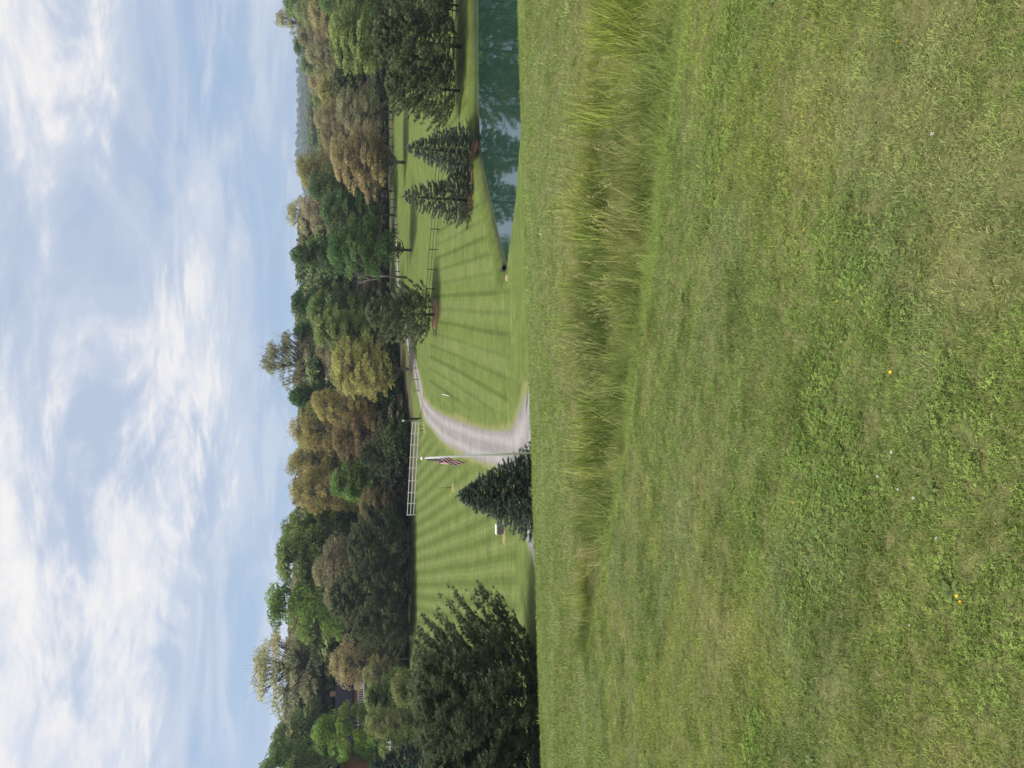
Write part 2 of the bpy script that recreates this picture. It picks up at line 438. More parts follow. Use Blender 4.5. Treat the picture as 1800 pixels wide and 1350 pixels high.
# ---- ground
def ground_material():
    m, nt, out = new_mat('lawn_ground'); N = NT(nt)
    geo = N.n('ShaderNodeNewGeometry'); P = geo.outputs['Position']
    sep_ = N.n('ShaderNodeSeparateXYZ'); N.L(P, sep_.inputs[0])
    X, Y = sep_.outputs[0], sep_.outputs[1]
    def stripe(ang, spacing, warp):
        a = rad(ang)                                # direction of travel, from straight ahead to the right
        u = N.math('SUBTRACT', N.math('MULTIPLY', X, math.cos(a) / spacing), N.math('MULTIPLY', Y, math.sin(a) / spacing))
        wv = N.noise(P, 0.03, 1); u = N.math('ADD', u, N.math('MULTIPLY', wv, warp))
        return u
    def bands(u, lo, hi):                           # a fraction-of-period band, 0..1
        fr = N.math('FRACT', u); d = N.math('ABSOLUTE', N.math('SUBTRACT', fr, 0.5))
        return N.rng(d, lo, hi)
    n1 = N.noise(P, 0.35, 5, 0.6); n2 = N.noise(P, 2.3, 6, 0.65); n3 = N.noise(P, 14.0, 5, 0.7)
    grass = N.mix(N.rng(n1, 0.32, 0.68), (0.125, 0.178, 0.036), (0.158, 0.205, 0.050))
    grass = N.mix(N.rng(n2, 0.35, 0.75, 0.0, 0.55), grass, (0.105, 0.150, 0.030))
    # mowing stripes: the nap of the cut grass
    mR = N.attr('stripe_right', out='Fac'); mL = N.attr('stripe_left', out='Fac')
    brk = N.rng(N.noise(P, 0.6, 4), 0.15, 0.5)
    u1 = stripe(6.0, 1.45, 0.42)
    darkR = N.math('MULTIPLY', bands(u1, 0.30, 0.44), mR)
    grass = N.mix(N.math('MULTIPLY', darkR, 0.74), grass, (0.075, 0.115, 0.018))
    u1b = stripe(6.0, 3.5, 0.175)
    grass = N.mix(N.math('MULTIPLY', N.math('MULTIPLY', bands(u1b, 0.2, 0.3), mR), 0.30), grass, (0.19, 0.235, 0.075))
    u2 = stripe(-15.0, 3.2, 0.2); u3 = stripe(-15.0, 1.6, 0.4)
    darkL = N.math('MULTIPLY', bands(u3, 0.24, 0.40), mL)
    grass = N.mix(N.math('MULTIPLY', darkL, 0.72), grass, (0.090, 0.130, 0.022))
    lite = N.math('MULTIPLY', N.math('SUBTRACT', 1.0, bands(u3, 0.05, 0.14)), N.math('MULTIPLY', mL, brk))
    grass = N.mix(N.math('MULTIPLY', lite, 0.32), grass, (0.22, 0.255, 0.095))
    # faint cross ribs of clippings
    rib = N.noise(N.scale(P, 1.0), 1.0, 2)
    mpn = N.n('ShaderNodeMapping'); N.L(P, mpn.inputs[0]); mpn.inputs['Scale'].default_value = (0.12, 2.6, 0.0)
    ribs = N.noise(mpn.outputs[0], 1.0, 4, 0.7)
    grass = N.scale(grass, N.rng(ribs, 0.3, 0.7, 0.84, 1.14))
    grass = N.scale(grass, N.rng(n3, 0.25, 0.75, 0.72, 1.28))
    grass = N.scale(grass, N.rng(N.noise(P, 0.9, 8, 0.78), 0.3, 0.7, 0.80, 1.20))
    # zones from the mesh
    dry = N.attr('dry', out='Fac'); mud = N.attr('mud', out='Fac'); wood = N.attr('wood', out='Fac'); near = N.attr('near', out='Fac')
    shaded_thatch = N.mix(N.rng(n3, 0.3, 0.7), (0.068, 0.080, 0.024), (0.150, 0.145, 0.060))  # thatch colour darkened to stand in for shade in gaps between blades
    col = N.mix(near, N.scale(grass, 0.70), shaded_thatch)
    col = N.mix(N.math('MULTIPLY', dry, N.rng(n2, 0.2, 0.6, 0.3, 1.0)), col, (0.33, 0.27, 0.13))
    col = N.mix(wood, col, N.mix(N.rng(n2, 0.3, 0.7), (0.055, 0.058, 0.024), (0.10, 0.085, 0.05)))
    col = N.mix(mud, col, (0.050, 0.042, 0.026))
    p = N.n('ShaderNodeBsdfPrincipled'); N.L(col, p.inputs['Base Color'])
    p.inputs['Roughness'].default_value = 0.9; p.inputs['Specular IOR Level'].default_value = 0.15
    bh = N.math('ADD', N.math('MULTIPLY', n3, 0.6), N.math('MULTIPLY', N.noise(P, 45, 3, 0.7), 0.5))
    N.L(N.bump(bh, 0.55, 0.05), p.inputs['Normal'])
    N.L(p.outputs[0], out.inputs[0]); return m
M['ground'] = ground_material()

# driveway edges as seen, turned into points on the ground
R_edge = [(742.6, 690), (746, 697), (751, 703), (763, 716), (782, 728), (803, 735.5), (832, 745), (860, 752.5), (878, 753)]
L_edge = [(743.2, 725), (747, 738), (752, 746), (763, 760), (782, 782), (808, 797), (834, 811), (858, 819), (880, 826)]
Rw = [gp(a, b, 40) for a, b in R_edge]; Lw = [gp(a, b, 40) for a, b in L_edge]
def catmull(pts, n):
    out = []
    P_ = [2 * pts[0] - pts[1]] + list(pts) + [2 * pts[-1] - pts[-2]]
    for i in range(1, len(P_) - 2):
        for k in range(n):
            t = k / n; a, b, c, d = P_[i - 1:i + 3]
            out.append(0.5 * ((2 * b) + (c - a) * t + (2 * a - 5 * b + 4 * c - d) * t * t + (3 * b - a - 3 * c + d) * t ** 3))
    out.append(pts[-1]); return out
def strip_points(Lp, Rp, n=6):
    L_, R_ = catmull([Vector((p.x, p.y)) for p in Lp], n), catmull([Vector((p.x, p.y)) for p in Rp], n)
    return L_, R_
def centre_strip(pts, w, n=6):
    c = catmull([Vector(p) for p in pts], n); L_, R_ = [], []
    for i, p in enumerate(c):
        d = (c[min(i + 1, len(c) - 1)] - c[max(i - 1, 0)]).normalized(); s = Vector((-d.y, d.x)) * (w / 2)
        L_.append(p + s); R_.append(p - s)
    return L_, R_
# main drive, continued down to the cross drive that runs behind the crest
mx = (Rw[-1] + Lw[-1]) / 2
drive_main = strip_points(Lw + [Vector((Lw[-1].x - 0.2, 45.2, 0)), Vector((Lw[-1].x - 1.8, 42.6, 0)), Vector((Lw[-1].x - 2.2, 41.2, 0))],
                          Rw + [Vector((Rw[-1].x + 0.4, 47.4, 0)), Vector((Rw[-1].x + 1.6, 44.8, 0)), Vector((Rw[-1].x + 3.2, 41.2, 0))])
far_pts = [(Rw[0].x * .5 + Lw[0].x * .5, Rw[0].y * .5 + Lw[0].y * .5), (at(738, 655, 103).x, 103), (at(730, 615, 110).x, 110), (at(712, 540, 122).x, 122), (at(701, 485, 131).x, 131), (at(695, 385, 136.5).x, 136.5), (at(694, 350, 138.5).x, 138.5)]
drive_far = centre_strip(far_pts, 3.6)
cross_pts = [(-40, 24.0), (-22, 27.0), (-14, 29.0), (-9.6, 34.0), (-8.0, 39.6), (-7.0, 42.4), (-5.0, 42.2), (-2, 40.0), (3, 37.2), (9, 35.4), (14, 34.0), (30, 30)]
drive_cross = centre_strip(cross_pts, 3.2)

gx = np.unique(np.concatenate([np.arange(-13, 13.01, 0.25), np.arange(-48, 48.1, 0.5), np.arange(-110, 110.1, 2), np.arange(-300, 300.1, 10), np.arange(-1200, 1200.1, 60), [-9000, -6000, -4000, -2500, -1800, 1800, 2500, 4000, 6000, 9000]]).round(3))
gy = np.unique(np.concatenate([[-3000, -1000, -400, -150, -60, -30, -15, -8, -4], np.arange(-2, 16, 0.25), np.arange(16, 70, 0.4), np.arange(70, 150, 1.0), np.arange(150, 320, 5), np.arange(320, 1000, 25), np.arange(1000, 2600, 60), [3000, 3600, 4500, 6000, 9000]]).round(3))
GX, GY = np.meshgrid(gx, gy)
GZ = h(GX, GY)
# the verge is dry beside the drive
def strip_dist(S, X_, Y_):
    d = np.full(X_.shape, 1e9)
    for a, b in zip(S[0], S[1]):
        c = (a + b) / 2; r = (a - b).length / 2
        d = np.minimum(d, np.hypot(X_ - c.x, Y_ - c.y) - r)
    return d
near_mask = (GY > 38) & (GY < 160) & (abs(GX) < 75)
dd = np.full(GX.shape, 99.0)
for S in (drive_main, drive_far, drive_cross):
    dd[near_mask] = np.minimum(dd[near_mask], strip_dist(S, GX[near_mask], GY[near_mask]))
psd = pond_sd(GX, GY)
# which side of the main drive
cxl = np.interp(GY, [p.y for p in reversed([(a + b) / 2 for a, b in zip(*drive_main)])], [p.x for p in reversed([(a + b) / 2 for a, b in zip(*drive_main)])])
lawn_back_R = np.interp(GX, [-10, 11, 17, 35, 60], [92, 88, 84, 71, 66])
lawn_back_L = np.interp(GX, [-60, -30, -20, -6, 10], [112, 110, 110, 100, 97])
at_R = sstep(0.6, 2.0, dd) * (GX > cxl) * sstep(46, 50, GY) * (1 - sstep(-1.0, 1.0, GY - lawn_back_R)) * sstep(0.5, 2.5, psd)
at_L = sstep(0.4, 1.6, dd) * (GX <= cxl) * sstep(43, 47, GY) * (1 - sstep(-1.0, 1.0, GY - lawn_back_L))
mud = (1 - sstep(0.05, 0.30, psd)) * (GY > 40)
dry = np.clip((1 - sstep(0.0, 0.45, dd + 0.5 * (vnoise(GX, GY, 1.2, 33, 2) - 0.4))) * 0.38, 0, 1)
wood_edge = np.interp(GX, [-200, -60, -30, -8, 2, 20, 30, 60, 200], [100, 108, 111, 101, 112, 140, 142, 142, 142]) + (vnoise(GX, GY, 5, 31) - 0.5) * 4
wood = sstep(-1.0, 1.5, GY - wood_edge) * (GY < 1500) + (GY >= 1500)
near = 1 - sstep(24, 30, GY)
nyy, nxx = GX.shape
ii = np.arange(nyy * nxx).reshape(nyy, nxx)
quads = np.stack([ii[:-1, :-1], ii[:-1, 1:], ii[1:, 1:], ii[1:, :-1]], -1).reshape(-1, 4)
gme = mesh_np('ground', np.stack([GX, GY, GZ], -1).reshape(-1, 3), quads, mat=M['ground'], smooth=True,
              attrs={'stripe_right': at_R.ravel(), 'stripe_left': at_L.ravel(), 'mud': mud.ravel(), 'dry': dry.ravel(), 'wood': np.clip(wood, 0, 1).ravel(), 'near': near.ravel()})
ground = tag(add_obj('ground', gme), 'mown green grass ground falling to a valley and rising to wooded hills', None, None, 'structure')

# ---- driveway
def drive_mat():
    m, nt, out = new_mat('grey_gravel_drive'); N = NT(nt)
    geo = N.n('ShaderNodeNewGeometry'); P = geo.outputs['Position']
    n1 = N.noise(P, 0.7, 5, 0.65); n2 = N.noise(P, 6, 6, 0.7); n3 = N.noise(P, 40, 3, 0.7)
    c = N.mix(N.rng(n1, 0.3, 0.7), (0.180, 0.170, 0.165), (0.255, 0.240, 0.232))
    c = N.mix(N.rng(n2, 0.52, 0.75, 0, 0.65), c, (0.40, 0.375, 0.355))
    c = N.scale(c, N.rng(n3, 0.2, 0.8, 0.75, 1.25))
    e = N.attr('edge', out='Fac')
    trk = N.math('ABSOLUTE', N.math('SUBTRACT', e, 0.45))
    c = N.scale(c, N.rng(N.math('ADD', trk, N.math('MULTIPLY', N.math('SUBTRACT', n1, 0.5), 0.3)), 0.05, 0.30, 1.12, 0.88))
    c = N.mix(N.rng(N.noise(P, 2.2, 7, 0.75), 0.60, 0.72, 0, 0.5), c, (0.13, 0.135, 0.085))
    ef = N.math('ADD', e, N.math('MULTIPLY', N.math('SUBTRACT', n2, 0.5), 1.2))
    c = N.mix(N.rng(ef, 0.78, 0.98), c, (0.15, 0.17, 0.055))
    p = N.n('ShaderNodeBsdfPrincipled'); N.L(c, p.inputs['Base Color']); p.inputs['Roughness'].default_value = 0.9
    p.inputs['Specular IOR Level'].default_value = 0.2
    N.L(N.bump(n3, 0.5, 0.03), p.inputs['Normal']); N.L(p.outputs[0], out.inputs[0]); return m
M['drive'] = drive_mat()
def build_drive(name, S, label, lift):
    V_, F_, E_ = [], [], []
    nc = 9
    for a, b in zip(*S):
        for k in range(nc):
            t = k / (nc - 1); p = a.lerp(b, t)
            zz = hz_(p.x, p.y) + lift - (0.05 if k in (0, nc - 1) else 0)
            V_.append((p.x, p.y, zz)); E_.append(abs(t - 0.5) * 2)
    for i in range(len(S[0]) - 1):
        for k in range(nc - 1):
            q = i * nc + k; F_.append((q, q + nc, q + nc + 1, q + 1))
    me = mesh_np(name, V_, F_, mat=M['drive'], smooth=True, attrs={'edge': E_})
    return tag(add_obj(name, me), label, None, None, 'structure')
build_drive('driveway', drive_main, 'grey gravel driveway winding from the gate down to the crest', 0.050)
build_drive('driveway', drive_far, 'pale gravel lane running on behind the fence into the trees', 0.058)
build_drive('driveway', drive_cross, 'grey gravel cross drive hidden behind the grassy crest', 0.042)

# ---- pond
def water_mat():
    m, nt, out = new_mat('pond_water'); N = NT(nt)
    geo = N.n('ShaderNodeNewGeometry'); P = geo.outputs['Position']
    mpn = N.n('ShaderNodeMapping'); N.L(P, mpn.inputs[0]); mpn.inputs['Scale'].default_value = (1.0, 1.6, 1.0)
    w1 = N.noise(mpn.outputs[0], 0.9, 3, 0.5)
    w2 = N.noise(mpn.outputs[0], 3.5, 2, 0.5)
    hgt = N.math('ADD', w1, N.math('MULTIPLY', w2, 0.25))
    p = N.n('ShaderNodeBsdfPrincipled')
    p.inputs['Base Color'].default_value = (0.014, 0.038, 0.026, 1)
    p.inputs['Roughness'].default_value = 0.03; p.inputs['IOR'].default_value = 2.5
    N.L(N.bump(hgt, 0.10, 0.05), p.inputs['Normal']); N.L(p.outputs[0], out.inputs[0]); return m
M['water'] = water_mat()
px0, py0 = POND.min(0) - 1.0; px1, py1 = POND.max(0) + 1.0
pb = MB(); nseg = 60
cen = POND.mean(0)
ring = []
for i in range(len(POND)):
    a, b = POND[i], POND[(i + 1) % len(POND)]
    for k in range(4): ring.append(a + (b - a) * k / 4)
ring = np.array(ring); ring = cen + (ring - cen) * 1.03
pb.poly([(p[0], p[1], WATER) for p in ring], [tuple(range(len(ring)))])
tag(pb.build('pond', M['water']), 'still pond mirroring the pines and the sky', None, None, 'structure')

# ================================================================== plant prototypes
def unit(v): return v / (np.linalg.norm(v, axis=-1, keepdims=True) + 1e-9)
def rand_dirs(n, r): return unit(r.normal(size=(n, 3)))

def diamonds(cent, size, r, nrm=None, flat=0.5, aspect=0.55):
    """leaf-sized bent diamonds, two triangles each"""
    n = len(cent); size = np.broadcast_to(np.asarray(size, float), (n,))
    N_ = rand_dirs(n, r)
    if nrm is not None: N_ = unit(N_ * (1 - flat) + nrm * flat)
    A = unit(np.cross(N_, rand_dirs(n, r))); B = np.cross(N_, A)
    s = size[:, None]
    v = np.stack([cent - A * s, cent + B * s * aspect + N_ * s * 0.15, cent + A * s, cent - B * s * aspect + N_ * s * 0.15], 1)
    f = np.arange(n * 4).reshape(n, 4)
    return v.reshape(-1, 3), f

def limb_tubes(paths, n=5):
    mb = MB()
    for pts, rr in paths: mb.tube(pts, rr, n)
    return mb

def quads_to(mb_v, mb_f, verts, faces): return

def deciduous(seed, z0=0.16, rw=0.36, shape='round', nclump=80, nleaf=95, leaf=0.0125, clump_r=0.085, twigs=0, droop=0.0, gap=0.0):
    """unit-height tree: returns (crown verts, faces, rnd), limb MB.  crown radius rw"""
    r = np.random.default_rng(seed)
    cents = []
    while len(cents) < nclump:
        u = r.uniform(-1, 1, 3)
        d = np.linalg.norm(u)
        if d > 1 or d < 0.45: continue
        zf = (u[2] + 1) / 2
        if shape == 'round': k = 1.0
        elif shape == 'tall': k = 0.78 + 0.25 * (1 - zf)
        elif shape == 'cone': k = 1.25 * (1 - zf) + 0.30
        else: k = 1.0 + 0.25 * zf                                             # 'vase'
        ang = math.atan2(u[1], u[0])
        lob = 1 + 0.16 * math.sin(3 * ang + seed) + 0.10 * math.sin(5 * ang + 2.1 * seed + 4 * zf)
        cents.append((u[0] * rw * k * lob, u[1] * rw * k * lob, z0 + (1 - z0) * (zf * 0.90 + 0.02) - droop * (u[0] ** 2 + u[1] ** 2)))
    for q in range(6):                                                        # a rounded, closed top
        a_ = q * 1.05 + seed; kt = 0.10 if shape == 'cone' else 0.30; cents.append((kt * rw * math.cos(a_), kt * rw * math.sin(a_), z0 + (1 - z0) * (0.84 + 0.012 * q)))
    cents = np.array(cents)
    mid = np.array([0, 0, z0 + (1 - z0) * 0.45])
    V_, F_, R_ = [], [], []; off = 0
    for c in cents:
        cr = clump_r * r.uniform(0.65, 1.3) * (1.25 if c[2] > z0 + (1 - z0) * 0.8 else 1.0)
        n = int(nleaf * (cr / clump_r) ** 2 * r.uniform(0.7, 1.3))
        d = rand_dirs(n, r); d[:, 2] = np.abs(d[:, 2]) * 0.9 - 0.28
        rad_ = cr * r.uniform(0.35, 1.0, n) ** 0.6
        p = c + d * rad_[:, None] * np.array([1.15, 1.15, 0.8])
        out_ = unit(c - mid)
        v, f = diamonds(p, leaf * np.clip(np.exp(r.normal(-0.05, 0.38, n)), 0.4, 2.0), r, unit(d + out_ * 0.6 + np.array([0, 0, 0.5])), 0.55)
        base = r.uniform(0.08, 0.92)
        rr = np.clip(base + r.normal(0, 0.18, n), 0, 1)
        V_.append(v); F_.append(f + off); R_.append(np.repeat(rr, 4)); off += len(v)
    # limbs
    mb = MB(); H = z0 + (1 - z0) * 0.70
    lean = r.normal(0, 0.012, 2)
    tr = [(lean[0] * t * t * 3, lean[1] * t * t * 3, H * t) for t in np.linspace(0, 1, 7)]
    mb.tube(tr, [0.019, 0.0155, 0.014, 0.012, 0.0095, 0.0065, 0.003], 7)
    nl = min(len(cents), 30 if not twigs else len(cents))
    for c in cents[r.permutation(len(cents))[:nl]]:
        zt = max(z0 * 0.75, min(H * 0.92, c[2] - r.uniform(0.35, 0.8) * np.hypot(c[0], c[1]) - 0.04))
        t = zt / H
        a = np.array([lean[0] * t * t * 3, lean[1] * t * t * 3, zt])
        m_ = (a + c) / 2 + np.array([0, 0, -0.02]) + r.normal(0, 0.012, 3)
        mb.tube([a, m_, c], [0.0075 * (1.1 - t * 0.6), 0.005, 0.0016], 4)
        for q in range(twigs):
            e = c + rand_dirs(1, r)[0] * clump_r * np.array([1.1, 1.1, 1.0]) + np.array([0, 0, 0.035])
            s = m_ + (c - m_) * r.uniform(0.3, 1.0)
            mb.tube([s, e], [0.0017, 0.0006], 3)
    return np.concatenate(V_), np.concatenate(F_), np.concatenate(R_), mb

def needle_tufts(cent, dirs, length, width, k, r, spread=0.8):
    """k thin triangles fanning forward from every tuft centre"""
    n = len(cent)
    c = np.repeat(cent, k, 0); d = np.repeat(dirs, k, 0)
    length = np.repeat(np.broadcast_to(np.asarray(length, float), (n,)), k)[:, None]
    d = unit(d + rand_dirs(n * k, r) * spread)
    s = unit(np.cross(d, rand_dirs(n * k, r))) * width
    st = c - d * length * 0.12
    L_ = length * r.uniform(0.7, 1.15, (n * k, 1))
    v = np.stack([st - s, st + s, st + d * L_], 1).reshape(-1, 3)
    f = np.arange(n * k * 3).reshape(-1, 3)
    base = np.clip(r.normal(0.5, 0.2, n), 0, 1)
    rr = np.clip(np.repeat(base, k) + r.normal(0, 0.12, n * k), 0, 1)
    return v, f, np.repeat(rr, 3)

def pine(seed, H=8.0, W=3.5, z0=0.10, whorl=17, per=8, tufts=15, nl=0.26, nw=0.013, k=15, sweep=0.35, top=0.25, lean=(0, 0)):
    """white pine: broad, irregular, plumed branches that sweep up at the tips"""
    r = np.random.default_rng(seed); mb = MB()
    mb.tube([(0, 0, 0), (0.03, 0.02, H * 0.3), (-0.02, 0.04, H * 0.6), (0, 0, H * 0.97)], [0.030 * H * 0.6, 0.024 * H * 0.6, 0.016 * H * 0.6, 0.02], 7)
    Cc, Dd = [], []
    for w_ in range(whorl):
        zf = z0 + (0.97 - z0) * (w_ / (whorl - 1)) ** 0.95
        prof_ = (1 - zf) ** 0.62 * (1 - top) + top * (1 - zf ** 5)
        if zf < 0.22: prof_ *= 0.92
        for b in range(per):
            ang = 2 * math.pi * (b + r.uniform(-0.35, 0.35)) / per + w_ * 1.1
            L = W * prof_ * r.uniform(0.62, 1.12)
            rise = r.uniform(0.05, 0.28) + 0.5 * zf ** 2
            dx, dy = math.cos(ang), math.sin(ang)
            zb = H * zf * 0.96
            path = []
            for t in np.linspace(0, 1, 5):
                path.append((dx * L * t + lean[0] * t * L, dy * L * t + lean[1] * t * L, zb + L * (rise * t * 0.6 + sweep * t ** 2.2 * 0.8 - 0.10 * math.sin(t * 3.1))))
            path = np.array(path)
            mb.tube(path, [0.035, 0.028, 0.020, 0.013, 0.006], 4)
            tt = r.uniform(0.30, 1.0, tufts) ** 0.75; tt[:2] = (1.0, 0.93)
            for t in tt:
                x = t * 4; i = min(int(x), 3); p = path[i] * (1 - (x - i)) + path[i + 1] * (x - i)
                dr = unit(path[i + 1] - path[i]); sd_ = np.cross(dr, (0, 0, 1.0))
                off = L * 0.22 * (1.12 - t) + 0.10
                s = r.uniform(-1, 1)
                p = p + sd_ * s * off * 1.6 + np.array([0, 0, r.uniform(-0.06, 0.20)]) + dr * r.uniform(-0.1, 0.1)
                Cc.append(p); Dd.append(unit(dr * 0.7 + sd_ * s * 0.6 + np.array([0, 0, 0.55])))
    # leader
    for t in np.linspace(0.86, 1.0, 14):
        Cc.append(np.array([r.normal(0, 0.05), r.normal(0, 0.05), H * t])); Dd.append(unit(np.array([r.normal(0, .4), r.normal(0, .4), 0.9])))
    v, f, rr = needle_tufts(np.array(Cc), np.array(Dd), nl * r.uniform(0.8, 1.2, len(Cc)), nw, k, r, 0.75)
    return v, f, rr, mb

def spruce(seed, H=4.4, W=1.9, z0=0.02, whorl=24, per=13, tufts=14, nl=0.10, nw=0.012, k=11, droop=0.30, power=0.85):
    """conical spruce: whorled boughs that sag and lift at the tip, hung with short sprays"""
    r = np.random.default_rng(seed); mb = MB()
    mb.tube([(0, 0, 0), (0, 0, H * 0.5), (0, 0, H * 0.99)], [0.022 * H, 0.013 * H, 0.01], 7)
    Cc, Dd = [], []
    for w_ in range(whorl):
        zf = z0 + (0.965 - z0) * (w_ / (whorl - 1))
        L0 = W * (1 - zf) ** power * (1.0 if zf > 0.07 else 0.93)
        npb = max(5, int(per * (0.45 + 0.55 * (1 - zf))))
        for b in range(npb):
            ang = 2 * math.pi * (b + r.uniform(-0.3, 0.3)) / npb + w_ * 0.9
            L = L0 * r.uniform(0.80, 1.12) + 0.05
            dx, dy = math.cos(ang), math.sin(ang); zb = H * zf + r.uniform(-0.03, 0.03) * H * 0.5
            path = np.array([(dx * L * t, dy * L * t, zb - droop * L * (t - 0.75 * t ** 2.6) + 0.05 * L) for t in np.linspace(0, 1, 5)])
            mb.tube(path, [0.022, 0.017, 0.012, 0.008, 0.004], 3)
            nt_ = max(5, int(tufts * (0.35 + 0.65 * L / W)))
            for t in np.concatenate([[1.0], r.uniform(0.25, 1, nt_) ** 0.7]):
                x = t * 4; i = min(int(x), 3); p = path[i] * (1 - (x - i)) + path[i + 1] * (x - i)
                dr = unit(path[i + 1] - path[i]); sd_ = np.cross(dr, (0, 0, 1.0)); s = r.uniform(-1, 1)
                p = p + sd_ * s * (0.05 + 0.20 * L * (1.08 - t)) - np.array([0, 0, abs(r.normal(0, 0.05))])
                Cc.append(p); Dd.append(unit(dr + sd_ * s * 0.7 + np.array([0, 0, 0.10])))
    for t in np.linspace(0.93, 1.0, 10):
        Cc.append(np.array([r.normal(0, 0.015), r.normal(0, 0.015), H * t])); Dd.append(unit(np.array([r.normal(0, .3), r.normal(0, .3), 0.8])))
    v, f, rr = needle_tufts(np.array(Cc), np.array(Dd), nl * r.uniform(0.8, 1.25, len(Cc)), nw, k, r, 0.55)
    return v, f, rr, mb

def bare(seed, H=1.0):
    r = np.random.default_rng(seed); mb = MB()
    tw = MB()
    def grow(p, d, L, rad_, lvl):
        q = p + d * L; m_ = (p + q) / 2 + r.normal(0, L * 0.04, 3)
        (mb if lvl < 2 else tw).tube([p, m_, q], [rad_, rad_ * 0.8, rad_ * 0.6], 5 if lvl < 2 else 3)
        if lvl >= 4: return
        for i in range(4 if lvl < 3 else 5):
            t = r.uniform(0.35, 1.0); s = p + (q - p) * t
            nd = unit(d * 0.75 + rand_dirs(1, r)[0] * 0.62 + np.array([0, 0, 0.22]))
            grow(s, nd, L * r.uniform(0.42, 0.68), rad_ * 0.50, lvl + 1)
    grow(np.zeros(3), np.array([0.02, 0, 1.0]), 0.50, 0.019, 0)
    return mb, tw

def crown_mesh(name, vfr, mat): return mesh_np(name, vfr[0], vfr[1], vfr[2], mat)
PR = {}      # prototype: (crown mesh, trunk mesh, unit height, unit width)
def reg(key, data, lmat, bmat, width):
    z = data[0]
    PR[key] = (crown_mesh('crown', data, lmat), data[3].mesh('trunk', bmat, True), float(z[:, 2].max()), width)
def width_of(data): 
    return float(np.percentile(np.hypot(data[0][:, 0], data[0][:, 1]), 97) * 2)
for key, kw, lm, bm_ in (
    ('round_a', dict(seed=11, z0=.15, rw=.34, nclump=110, nleaf=150, leaf=.0108), 'leaf', 'bark'),
    ('round_b', dict(seed=23, z0=.12, rw=.36, nclump=100, nleaf=160, leaf=.0108, clump_r=.095), 'leaf', 'bark'),
    ('tall_a', dict(seed=31, z0=.14, rw=.27, shape='tall', nclump=105, nleaf=140, leaf=.0108), 'leaf', 'bark'),
    ('tall_b', dict(seed=47, z0=.10, rw=.25, shape='cone', nclump=100, nleaf=140, leaf=.0108), 'leaf', 'bark'),
    ('bud_a', dict(seed=53, z0=.15, rw=.34, nclump=125, nleaf=130, leaf=.0085, clump_r=.080, twigs=3), 'bud', 'bark_grey'),
    ('bud_b', dict(seed=67, z0=.18, rw=.32, shape='vase', nclump=120, nleaf=115, leaf=.0085, clump_r=.085, twigs=4), 'bud', 'bark_grey'),
    ('sparse', dict(seed=71, z0=.34, rw=.30, shape='vase', nclump=95, nleaf=95, leaf=.0085, clump_r=.075, twigs=5), 'bud', 'bark'),
    ('shrub', dict(seed=83, z0=.02, rw=.55, nclump=60, nleaf=90, leaf=.022, clump_r=.15), 'leaf', 'bark')):
    dta = deciduous(**kw); reg(key, dta, M[lm], M[bm_], width_of(dta))
for key, kw in (('pine_a', dict(seed=5, H=8.2, W=3.6, whorl=17, per=8, tufts=32, nl=0.34, nw=0.032, k=12)), ('pine_b', dict(seed=9, H=8.2, W=4.2, whorl=17, per=8, tufts=32, nl=0.34, nw=0.032, k=12, sweep=0.25, top=0.40)),
                ('pine_near', dict(seed=14, H=7.0, W=4.0, whorl=24, per=11, tufts=40, nl=0.27, nw=0.019, k=13, sweep=0.62, top=0.28, z0=0.03, lean=(0.12, 0)))):
    dta = pine(**kw); reg(key, dta, M['needle'], M['bark'], width_of(dta))
for key, kw in (('spruce_a', dict(seed=3, H=4.4, W=2.1, whorl=28, per=18, tufts=38, nl=0.135, nw=0.016, k=11)),
                ('spruce_b', dict(seed=8, H=6.4, W=2.3, z0=0.09, whorl=22, per=13, tufts=26, nl=0.26, nw=0.030, k=10, droop=0.40, power=0.80)),
                ('spruce_c', dict(seed=29, H=6.4, W=2.5, z0=0.05, whorl=20, per=12, tufts=30, nl=0.25, nw=0.028, k=11, droop=0.55, power=0.62))):
    dta = spruce(**kw); reg(key, dta, M['needle'], M['bark'], width_of(dta))

random.seed(4)
USED = {}
def place_tree(proto, kind, base, height, width, col, label, cat, group=None, rot=None, zoff=0.0):
    cm, tm, uh, uw = PR[proto]
    e = empty(kind, (base.x, base.y, base.z - 0.05 + zoff))
    e.rotation_euler = (0, 0, random.uniform(0, 6.28) if rot is None else rot)
    e.scale = (width / uw, width / uw, height / uh)
    c = add_obj('crown', cm, e); c.color = (*col, 1)
    t = add_obj('trunk', tm, e)
    return tag(e, label, cat, group)
def tree_px(proto, kind, xt, yc, wpx, depth, col, label, cat='tree', group=None, rot=None, zoff=0.0):
    top = at(xt, yc, depth); base = Vector((top.x, depth, hz_(top.x, depth)))
    width = wpx / FPX * depth * 1.04
    return place_tree(proto, kind, base, max(2.0, (top.z - base.z - zoff) * (1.06 if PR[proto][2] < 2 else 1.0)), width, col, label, cat, group, rot, zoff)

